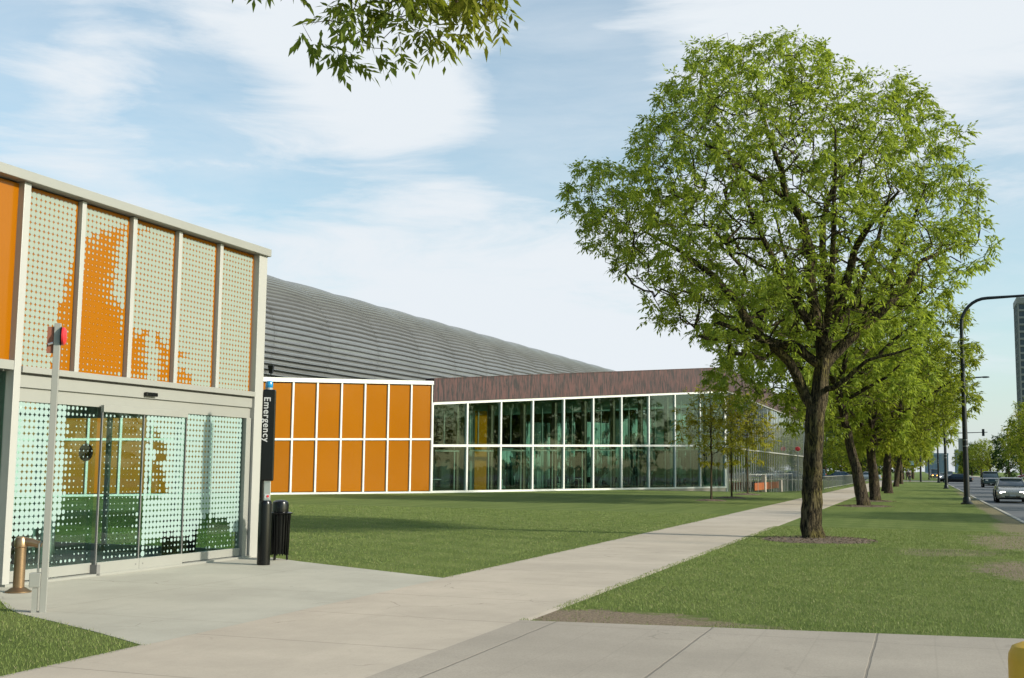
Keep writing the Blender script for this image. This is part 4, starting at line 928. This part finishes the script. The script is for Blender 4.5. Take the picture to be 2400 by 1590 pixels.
def far_wood(name, n, x0, x1, y0, y1, h, seed, mat):
    r = np.random.RandomState(seed); x = r.uniform(x0, x1, n); y = r.uniform(y0, y1, n)
    top = h*(.72+.16*np.sin(x*.21+seed)+.12*np.sin(x*.53+2*seed)); z = top*np.power(r.rand(n), .7)
    o = np.stack([x, y, z-.3], 1); d = norm(r.normal(0, 1, (n, 3))); w = norm(np.cross(d, r.normal(0, 1, (n, 3)))); l = r.uniform(.5, 1.1, (n, 1))
    v = np.stack([o, o+d*l*.5+w*l*.3, o+d*l, o+d*l*.5-w*l*.3], 1).reshape(-1, 3); ob = leaf_mesh(name, v, n, mat, None); tag(ob, kind='stuff')
far_wood('woodland', 26000, -150, -9, 335, 350, 12, 3, m_leafb)
far_wood('woodland', 9000, 34, 75, 460, 480, 11, 5, m_leafb)
far_wood('woodland', 4000, 17.5, 33, 640, 650, 10, 7, m_leafb)
# ------------------------------------------------------------------ street lamps
def lamp(label, x, y, rz=0, banner=True, src=None):
    if src:
        c = copy_tree(src); c.location = (x, y, 0); c.rotation_euler[2] = rz; c['label'] = label; return c
    t = thing('street_lamp', label, 'street lamp', (x, y, 0), rz, 'black curved arm street lamps on the verge')
    MB().lathe([(.30, 0), (.30, .05), (.24, .07), (.20, .12), (.19, .30), (.155, .36)], 20).build('base', m_lampblk, t, True)
    MB().tube([(0, 0, .3), (0, 0, 3), (0, 0, 6), (0, 0, 8.7)], [.145, .125, .105, .088], 16).build('pole', m_lampblk, t, True)
    pts = [(0, 0, 8.65)]+[(1.25-1.25*math.cos(a), 0, 8.95+1.32*math.sin(a)) for a in [PI/2*k/8 for k in range(9)]]+[(2.4, 0, 10.31), (3.3, 0, 10.34)]
    MB().tube(pts, [.088]*3+[.08]*7+[.065]*2, 12).build('arm', m_lampblk, t, True)
    hd = MB(); b = 0
    prof = [(3.15, .05, .05), (3.3, .09, .07), (3.55, .17, .10), (3.8, .19, .10), (4.0, .13, .07), (4.06, .02, .02)]
    n = 14
    for (xx, ry, rz_) in prof:
        for k in range(n): a = 2*PI*k/n; hd.v.append((xx, ry*math.cos(a), 10.33+rz_*math.sin(a)*(1 if math.sin(a) > 0 else .55)))
    for i in range(len(prof)-1):
        for k in range(n): hd.f.append((i*n+k, i*n+(k+1) % n, (i+1)*n+(k+1) % n, (i+1)*n+k))
    h = hd.build('lamp_head', m_lampblk, t, True)
    MB().box(3.5, 3.85, -.1, .1, 10.265, 10.285).build('lens', m_lett, h)
    for z in (2.86, 3.17): MB().lathe([(.128, z-.012), (.134, z), (.128, z+.012)], 16).build('band', m_steel, t, True)
    if banner: MB().box(-.32, -.12, -.012, .012, 2.62, 3.25).build('banner', m_lett, t)
    return t
lA = lamp('nearest black street lamp with curved arm and a small white banner on its pole', 2.05, 62.3)
lB = lamp('second black street lamp, its lamp head showing beside the foliage', 2.06, 116, src=lA)
lC = lamp('third black street lamp, thin pole nearest the crossing', 2.12, 175.3, src=lA)
lamp('fourth street lamp beyond the crossing, thinnest visible pole left of the others', 1.2, 238, src=lA)
lamp('street lamp across the road outside the right edge of the picture', 16.6, 25.0, PI, src=lA)
t = thing('parking_sign', 'thin sign pole across the road outside the right edge', 'sign', (16.9, 20.3, 0))
MB().tube([(0, 0, 0), (0, 0, 9.5)], .05, 8).build('pole', m_steel, t); MB().box(-.01, .01, -.22, .22, 2.1, 2.8).build('sign_plate', m_lett, t)
# traffic signal mast and smaller signals
def signal_head(x, y, z, parent, w=.36, h=1.05):
    b = MB().box(x-w/2, x+w/2, y-.14, y+.14, z-h/2, z+h/2).build('signal_head', m_black, parent, bevel=.03)
    for k, nm in enumerate(('lens', 'lens', 'lens')):
        zz = z+h*.32-k*h*.32; MB().tube([(x, y-.14, zz), (x, y-.24, zz)], .12, 12).build('visor', m_lampblk, b)
    return b
t = thing('traffic_signal', 'long black signal mast arm with two signal heads reaching over the road', 'traffic light', (-.25, 188, 0))
MB().tube([(0, 0, 0), (0, 0, 7.6)], [.16, .11], 12).build('pole', m_lampblk, t, True)
MB().tube([(-.3, 0, 7.15), (3, 0, 7.3), (9.6, 0, 7.5)], [.10, .085, .05], 10).build('mast_arm', m_lampblk, t, True)
signal_head(3.1, -.15, 7.2, t); signal_head(9.0, -.15, 7.45, t)
t = thing('crossing_signal', 'dark signal pole with small heads beside the crossing pavement left of the lamps', 'traffic light', (-2.9, 186, 0))
MB().tube([(0, 0, 0), (0, 0, 4.4)], .10, 10).build('pole', m_lampblk, t, True)
signal_head(-.75, 0, 3.3, t, .4, 1.0); signal_head(.85, 0, 3.4, t, .4, 1.0); signal_head(.1, 0, 4.6, t, .4, 1.0)
MB().box(-.9, 1.0, -.03, .03, 3.3, 3.4).build('cross_arm', m_lampblk, t)
MB().box(1.1, 1.7, -.02, .02, 2.5, 3.1).build('sign_plate', simple('pale_blue_sign', (.35, .5, .65), .5), t)
# ------------------------------------------------------------------ vehicles
m_tyre = simple('tyre', (.012, .012, .012), .8); m_rim = simple('wheel_rim', (.4, .4, .4), .35, metal=.7)
m_cglass = simple('car_glass', (.03, .045, .05), .08, var=.05, spec=.8)
def emis(name, col, s):
    b = NB(name); return b.out(b.n('ShaderNodeEmission', {'Color': c4(col), 'Strength': s}).outputs[0])
m_head = emis('lit_headlight', (1, .93, .82), 9); m_amber = emis('lit_indicator', (1, .42, .08), 6)
m_headoff = simple('headlight_glass', (.55, .55, .52), .15, spec=.8); m_tail = simple('tail_light', (.45, .03, .02), .25)
def paint(name, col, metal=.3): return simple(name, col, .28, metal=metal, var=.04, coat=.6)
def loft(st, name, mat, parent):
    m = MB(); n = len(st[0][1])
    for x, sec in st:
        for (y, z) in sec: m.v.append((x, y, z))
    for i in range(len(st)-1):
        for k in range(n): m.f.append((i*n+k, i*n+(k+1) % n, (i+1)*n+(k+1) % n, (i+1)*n+k))
    m.f.append(tuple(range(n))[::-1]); m.f.append(tuple((len(st)-1)*n+k for k in range(n)))
    return m.build(name, mat, parent, True)
def body_sec(w, zb, zw, zt, wt):
    h = [(w*.90, zb), (w*.985, zb+.10), (w, zw*.6+zb*.4), (w*.985, zw), (wt, zt), (wt*.5, zt+.015)]
    return [(y, z) for y, z in h]+[(-y, z) for y, z in h[::-1]]
def car(name, label, x, y, rz, mat, kind='sedan', lights=None, group='cars driving on the road', cat='car', z=-.12):
    t = thing(name, label, cat, (x, y, z), rz, group)
    if kind == 'sedan':
        L_, W, H = 4.6, .87, 1.42
        st = [(-2.28, body_sec(.70, .36, .66, .74, .58)), (-2.2, body_sec(.80, .28, .72, .90, .66)), (-1.7, body_sec(.86, .22, .80, .98, .72)), (-.9, body_sec(.87, .20, .84, .96, .78)), (.6, body_sec(.87, .20, .83, .93, .78)), (1.3, body_sec(.86, .20, .76, .88, .72)), (1.9, body_sec(.82, .22, .66, .76, .66)), (2.2, body_sec(.74, .26, .58, .66, .58)), (2.30, body_sec(.62, .32, .50, .58, .5))]
        g = [(-1.75, .70, .95), (-1.05, .60, 1.36), (.25, .60, 1.40), (1.05, .72, .92)]
    elif kind == 'suv':
        L_, W, H = 4.7, .92, 1.80
        st = [(-2.3, body_sec(.86, .40, .95, 1.08, .80)), (-2.2, body_sec(.91, .34, 1.0, 1.12, .84)), (.7, body_sec(.92, .32, .98, 1.12, .84)), (1.9, body_sec(.90, .34, .92, 1.06, .80)), (2.25, body_sec(.86, .38, .80, .96, .74)), (2.32, body_sec(.80, .42, .70, .86, .7))]
        g = [(-2.22, .82, 1.08), (-2.05, .70, 1.72), (.1, .70, 1.76), (.85, .80, 1.10)]
    else:
        L_, W, H = 5.4, 1.0, 2.3
        st = [(-2.6, body_sec(.95, .5, 1.1, 1.3, .9)), (1.2, body_sec(.98, .45, 1.1, 1.25, .9)), (2.3, body_sec(.95, .45, 1.0, 1.15, .85)), (2.6, body_sec(.9, .5, .8, 1.0, .8))]
        g = [(-2.5, .9, 1.25), (-2.45, .88, 2.2), (.8, .80, 2.2), (1.5, .85, 1.2)]
    b = loft(st, 'body', mat, t)
    (x0, w0, z0), (x1, w1, z1), (x2, w2, z2), (x3, w3, z3) = g
    def sec(w, za, zb2, wb): return [(wb, za), (w, zb2-.06), (w*.9, zb2-.02), (-w*.9, zb2-.02), (-w, zb2-.06), (-wb, za)]
    gl = loft([(x0, sec(w0, z0-.06, z0+.05, w0+.02)), (x1, sec(w1, z0-.06, z1, w0+.05)), (x2, sec(w2, z3-.06, z2, w3+.05)), (x3, sec(w3, z3-.06, z3+.05, w3))], 'windows', m_cglass, t)
    loft([(x1-.12, [(w1*.96, z1-.06), (w1*.75, z1-.02), (-w1*.75, z1-.02), (-w1*.96, z1-.06)]), (x1, [(w1+.01, z1-.05), (w1*.85, z1+.02), (-w1*.85, z1+.02), (-w1-.01, z1-.05)]), (x2, [(w2+.01, z2-.05), (w2*.85, z2+.02), (-w2*.85, z2+.02), (-w2-.01, z2-.05)]), (x2+.12, [(w2*.96, z2-.07), (w2*.75, z2-.03), (-w2*.75, z2-.03), (-w2*.96, z2-.07)])], 'roof', mat, t)
    pl = MB()
    for s in (1, -1):
        pl.tube([(x3-.02, s*(w3+.01), z3+.0), (x2+.02, s*(w2+.0), z2-.04)], .035, 6); pl.tube([(x0+.02, s*(w0+.02), z0), (x1-.02, s*w1, z1-.04)], .045, 6)
        xm = (x1+x2)/2-.05; pl.tube([(xm, s*(w1+.16), z0-.02), (xm, s*w1, z1-.04)], .03, 6)
    pl.build('pillars', mat, t, True)
    R0 = .32 if kind == 'sedan' else .38
    for (wx, s) in ((L_*.30, 1), (L_*.30, -1), (-L_*.29, 1), (-L_*.29, -1)):
        yy = s*(W-.02)
        w = MB().tube([(wx, yy-s*.20, R0), (wx, yy+s*.015, R0)], R0, 20).build('wheel', m_tyre, t, True)
        MB().tube([(wx, yy+s*.0, R0), (wx, yy+s*.025, R0)], R0*.62, 16).build('rim', m_rim, w)
        ar = MB(); pr = [(wx+(R0+.06)*math.cos(a), yy+s*.012, R0+(R0+.06)*math.sin(a)) for a in [PI*k/10 for k in range(11)]]; ar.tube(pr, .03, 6); ar.build('wheel_arch', m_tyre, t)
    f = L_/2
    MB().box(f-.22, f-.0, -.42, .42, .30, .42).build('grille', m_black, t, bevel=.02)
    MB().box(f-.25, f+.02, -W*.8, W*.8, .20, .28).build('bumper', m_black, t, bevel=.02)
    MB().box(f+.01, f+.03, -.16, .16, .38, .48).build('number_plate', m_lett, t)
    hz = .56 if kind == 'sedan' else .80
    for s in (1, -1):
        MB().box(f-.30, f-.02, s*.50-.14, s*.50+.14, hz-.08, hz+.08).build('headlight', lights or m_headoff, t, bevel=.03)
        MB().box(-f-.01, -f+.2, s*.62-.12, s*.62+.12, hz+.04, hz+.22).build('tail_light', m_tail, t, bevel=.02)
        MB().box(g[3][0]-.35, g[3][0]-.2, s*(W+.06)-.09, s*(W+.06)+.09, g[3][2]+.0, g[3][2]+.14).build('mirror', m_black, t, bevel=.03)
    return t
S_ = -PI/2   # nose towards the camera
c1_ = car('silver_car', 'champagne silver sedan with both headlights lit coming towards us', 4.75, 73.0, S_-.02, paint('champagne_paint', (.42, .38, .32)), 'sedan', m_head)
c2_ = car('dark_suv', 'dark green off road car following the silver sedan', 7.1, 140, S_, paint('dark_green_paint', (.02, .035, .035)), 'suv')
c3_ = car('black_car', 'black sedan turning across the road behind the lamp posts', 4.6, 182, PI-.12, paint('black_paint', (.008, .009, .012)), 'sedan')
car('grey_pickup', 'small grey car waiting behind the black turning sedan', 4.9, 248, S_, paint('grey_blue_paint', (.16, .18, .20)), 'suv')
car('white_car', 'distant pale car with lit headlights between two thin lamp posts', 4.1, 262, S_, paint('pale_paint', (.5, .5, .48)), 'sedan', m_head)
car('box_van', 'distant grey van with an amber light at the end of the road', 1.9+.8, 285, S_, paint('van_paint', (.12, .14, .17)), 'van', m_amber, cat='van')
GP = 'cars parked beyond the walkway'
car('blue_car', 'dark blue parked car seen between the nearest trunk and the leaning trunk', -12.4, 188, PI, paint('blue_paint', (.02, .045, .09)), 'sedan', None, GP, z=0)
car('white_hatchback', 'light grey parked car whose nose shows right of the leaning trunk', -8.6, 199, PI, paint('light_grey_paint', (.4, .42, .44)), 'sedan', None, GP, z=0)
car('teal_car', 'dark teal parked car behind the nearest trunk near the end of the glass wall', -16.9, 193, PI, paint('teal_paint', (.02, .06, .08)), 'suv', None, GP, z=0)
GQ = 'cars in the car park across the road'
cols = [paint('parked_blue', (.08, .12, .3)), paint('parked_white', (.6, .6, .6)), paint('parked_red', (.25, .03, .03)), paint('parked_grey', (.2, .2, .22))]
first = {}
for i, (y, k, w) in enumerate([(206, 0, 'blue car parked across the road at the right picture edge'), (232, 1, 'white car parked across the road behind the off road car'), (258, 3, 'grey car parked across the road, third from the right edge'), (292, 2, 'red car parked across the road beneath the dark tree'), (330, 1, 'farthest white car parked across the road')]):
    if k in first:
        c = copy_tree(first[k]); c.location = (25.5+ (i % 2)*1.2, y, .01); c['label'] = w
    else: first[k] = car('parked_car', w, 21.5+(i % 2)*1.2, y, PI+.1, cols[k], 'sedan', None, GQ, z=.01)
# ------------------------------------------------------------------ people (far up the pavement)
m_skin = simple('skin', (.35, .2, .14), .6)
def person(label, x, y, rz, coat, legs):
    root = thing('person', label, 'person', (x, y, .012), rz)
    def skin(name, verts, edges, rad, mat, parent):
        me = bpy.data.meshes.new(name); me.from_pydata(verts, edges, []); me.materials.append(mat)
        o = bpy.data.objects.new(name, me); C.objects.link(o); o.parent = parent
        o.modifiers.new('skin', 'SKIN'); me.skin_vertices.data if False else None
        if not me.skin_vertices: 
            bpy.context.view_layer.objects.active = o; bpy.ops.mesh.customdata_skin_add()
        for i, r in enumerate(rad): me.skin_vertices[0].data[i].radius = (r, r)
        me.skin_vertices[0].data[0].use_root = True
        s = o.modifiers.new('sub', 'SUBSURF'); s.levels = s.render_levels = 1
        for p in me.polygons: p.use_smooth = True
        return o
    V = [(0, 0, .95), (0, 0, 1.15), (0, .01, 1.38), (0, 0, 1.47), (0, .015, 1.56), (0, .03, 1.70),
         (.10, 0, .90), (.12, .16, .50), (.12, .22, .09), (.12, .34, .04), (-.10, 0, .90), (-.11, -.06, .50), (-.11, -.28, .13), (-.11, -.20, .04),
         (.19, 0, 1.38), (.26, -.05, 1.12), (.27, .08, .88), (.27, .12, .80), (-.19, 0, 1.38), (-.26, .04, 1.12), (-.27, .20, .92), (-.27, .25, .85)]
    E_ = [(0, 1), (1, 2), (2, 3), (3, 4), (4, 5), (0, 6), (6, 7), (7, 8), (8, 9), (0, 10), (10, 11), (11, 12), (12, 13), (2, 14), (14, 15), (15, 16), (16, 17), (2, 18), (18, 19), (19, 20), (20, 21)]
    Rd = [.13, .12, .12, .055, .085, .085, .09, .06, .042, .04, .09, .06, .042, .04, .06, .045, .032, .035, .06, .045, .032, .035]
    for (bx, i0, s) in ((.27, 17, 1), (-.27, 21, -1)):
        for k in range(5):
            px, py, pz = V[i0]; V.append((px-.03+.015*k, py+.02, pz-.06)); V.append((px-.03+.015*k, py+.035, pz-.10+.01*abs(k-2))); n = len(V); E_ += [(i0, n-2), (n-2, n-1)]; Rd += [.009, .008]
    skin('body', V, E_, Rd, m_skin, root)
    skin('jacket', [(0, 0, .98), (0, 0, 1.15), (0, .0, 1.40), (.2, 0, 1.39), (.265, -.05, 1.12), (.272, .07, .91), (-.2, 0, 1.39), (-.265, .04, 1.12), (-.272, .19, .94)], [(0, 1), (1, 2), (2, 3), (3, 4), (4, 5), (2, 6), (6, 7), (7, 8)], [.17, .16, .15, .08, .065, .05, .08, .065, .05], coat, root)
    skin('trousers', [(0, 0, .97), (.10, 0, .88), (.12, .16, .50), (.12, .215, .14), (-.10, 0, .88), (-.11, -.06, .50), (-.11, -.26, .18)], [(0, 1), (1, 2), (2, 3), (0, 4), (4, 5), (5, 6)], [.15, .11, .08, .06, .11, .08, .06], legs, root)
    MB().lathe([(.05, 1.60), (.098, 1.66), (.10, 1.74), (.06, 1.80), (.01, 1.81)], 12, 0, .01).build('hair', m_black, root, True)
    MB().box(-.012, .012, .10, .135, 1.66, 1.70).build('nose', m_skin, root)
person('person in dark olive jacket and dark trousers walking on the pavement by the crossing', -1.75, 184, .6, simple('olive_cloth', (.05, .05, .035), .9), simple('dark_cloth', (.03, .03, .035), .9))
person('person in a reddish brown top walking just left of the one in the olive jacket', -2.15, 188, 2.6, simple('rust_cloth', (.12, .06, .045), .9), simple('brown_cloth', (.06, .05, .04), .9))
# ------------------------------------------------------------------ distant buildings
def tower(name, label, x, y, w, d, h, floors, bays, wallm, glassm, rz=0, fin=.3):
    t = thing(name, label, 'building', (x, y, 0), rz, None)
    MB().box(0, w, 0, d, 0, h).build('wall', glassm, t)
    m = MB(); fh = h/floors
    for k in range(floors+1): m.box(-.35, w+.35, -.35, d+.35, k*fh-.45, k*fh+.45)
    for k in range(bays+1): xx = w*k/bays; m.box(xx-.25, xx+.25, -.5, 0, 0, h)
    nb = max(2, int(d/(w/bays)))
    for k in range(nb+1): yy = d*k/nb; m.box(-.5, 0, yy-.25, yy+.25, 0, h)
    m.build('facade_grid', wallm, t); MB().box(-.6, w+.6, -.6, d+.6, h, h+2.5).build('parapet', wallm, t)
    return t
m_far1 = simple('tower_concrete', (.26, .24, .23), .7); m_farg = simple('tower_glass', (.05, .06, .08), .3)
tower('apartment_tower', 'tall slab tower with a dark window grid cut by the right picture edge', 40.8, 540, 30, 18, 74, 24, 10, m_far1, m_farg)
m_far2 = simple('hazy_blue_building', (.22, .27, .33), .8)  # distance haze put into the wall colour of the far blocks
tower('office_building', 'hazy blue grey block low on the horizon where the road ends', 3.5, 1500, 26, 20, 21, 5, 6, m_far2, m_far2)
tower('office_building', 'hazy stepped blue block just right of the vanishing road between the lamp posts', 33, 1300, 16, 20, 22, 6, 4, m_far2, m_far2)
0 and tower('brick_building', 'low brick house behind the trees beyond the crossing', -16, 300, 22, 14, 9, 3, 8, simple('far_brick', (.16, .09, .07), .8), m_farg)
# ------------------------------------------------------------------ grass
def grass():
    r = np.random.RandomState(9)
    def region(n, x0, x1, y0, y1, test, falloff=2.0):
        y = y0*np.power(y1/y0, r.rand(n)) ; x = r.uniform(x0, x1, n); k = test(x, y); return x[k], y[k]
    def nz(x, y): return np.sin(x*5.1+np.sin(y*3.3)*1.7)*np.sin(y*4.7+np.sin(x*2.9)*1.9)
    def dirt(x, y):
        k = np.ones(len(x), bool)
        for (cx, cy, rx, ry, s) in DIRT:
            q = 1-np.hypot((x-cx)/rx, (y-cy)/ry)+.35*nz(x*1.3, y*1.3); k &= ~((q > (.05 if s == 1 else .25)) & (r.rand(len(x)) < .93*s))
        return k
    def edgeA(x, y):
        lim = np.where(x < .76, 11.72+(x+3.87)*.138, 12.36+(x-.76)*.16); ring = np.hypot((x+2.3)/1.3, (y-27.9)/1.65)
        return (y > lim-.02*(1+nz(x*3, y))) & (x > -4.03-.025*nz(x, y*2.3)) & (x < 2.93) & (ring > 1+.06*nz(x, y)) & dirt(x, y)
    def edgeB(x, y):
        return (y > 15.68-(x+6.5)*.497) & (x < -6.47+.02*nz(x, y*2.1)) & (x > -.8*y)
    def edgeC(x, y):
        lim = np.interp(x, [-11.6, -10.14, -9.05, -8.3, -7.4, -6.58], [8.0, 10.98, 10.1, 9.75, 9.3, 8.84]); return (y < lim+.02) & (x < -6.49+.02*nz(x, y*3)) & (x > -11)
    sets = [region(170000, -4.05, 2.95, 11.7, 34, edgeA), region(150000, -26, -6.45, 15.6, 42, edgeB), region(30000, -11, -6.47, 6.0, 11.0, edgeC)]
    x = np.concatenate([a for a, b in sets]); y = np.concatenate([b for a, b in sets]); n = len(x); d = np.hypot(x, y)
    h = r.uniform(.014, .031, n)*(1+.25*nz(x*.7, y*.7)); w = .0026*(d/11)*r.uniform(.8, 1.5, n); a = r.uniform(0, 2*PI, n); la = r.uniform(0, 2*PI, n); ln = h*r.uniform(.15, .8, n)
    h = np.minimum(h, .06)
    v = np.zeros((n, 3, 3)); v[:, 0] = np.stack([x-np.cos(a)*w, y-np.sin(a)*w, np.full(n, -.004)], 1); v[:, 1] = np.stack([x+np.cos(a)*w, y+np.sin(a)*w, np.full(n, -.004)], 1)
    v[:, 2] = np.stack([x+np.cos(la)*ln, y+np.sin(la)*ln, h], 1)
    me = bpy.data.meshes.new('grass'); me.vertices.add(n*3); me.vertices.foreach_set('co', v.astype(np.float32).ravel()); me.loops.add(n*3); me.loops.foreach_set('vertex_index', np.arange(n*3, dtype=np.int32))
    me.polygons.add(n); me.polygons.foreach_set('loop_start', np.arange(0, n*3, 3, dtype=np.int32)); me.polygons.foreach_set('loop_total', np.full(n, 3, dtype=np.int32)); me.materials.append(m_grass); me.update(calc_edges=True)
    o = bpy.data.objects.new('grass', me); C.objects.link(o); tag(o, kind='stuff')
grass()
S.render.engine = 'CYCLES'
S.cycles.max_bounces = 8; S.cycles.transparent_max_bounces = 16
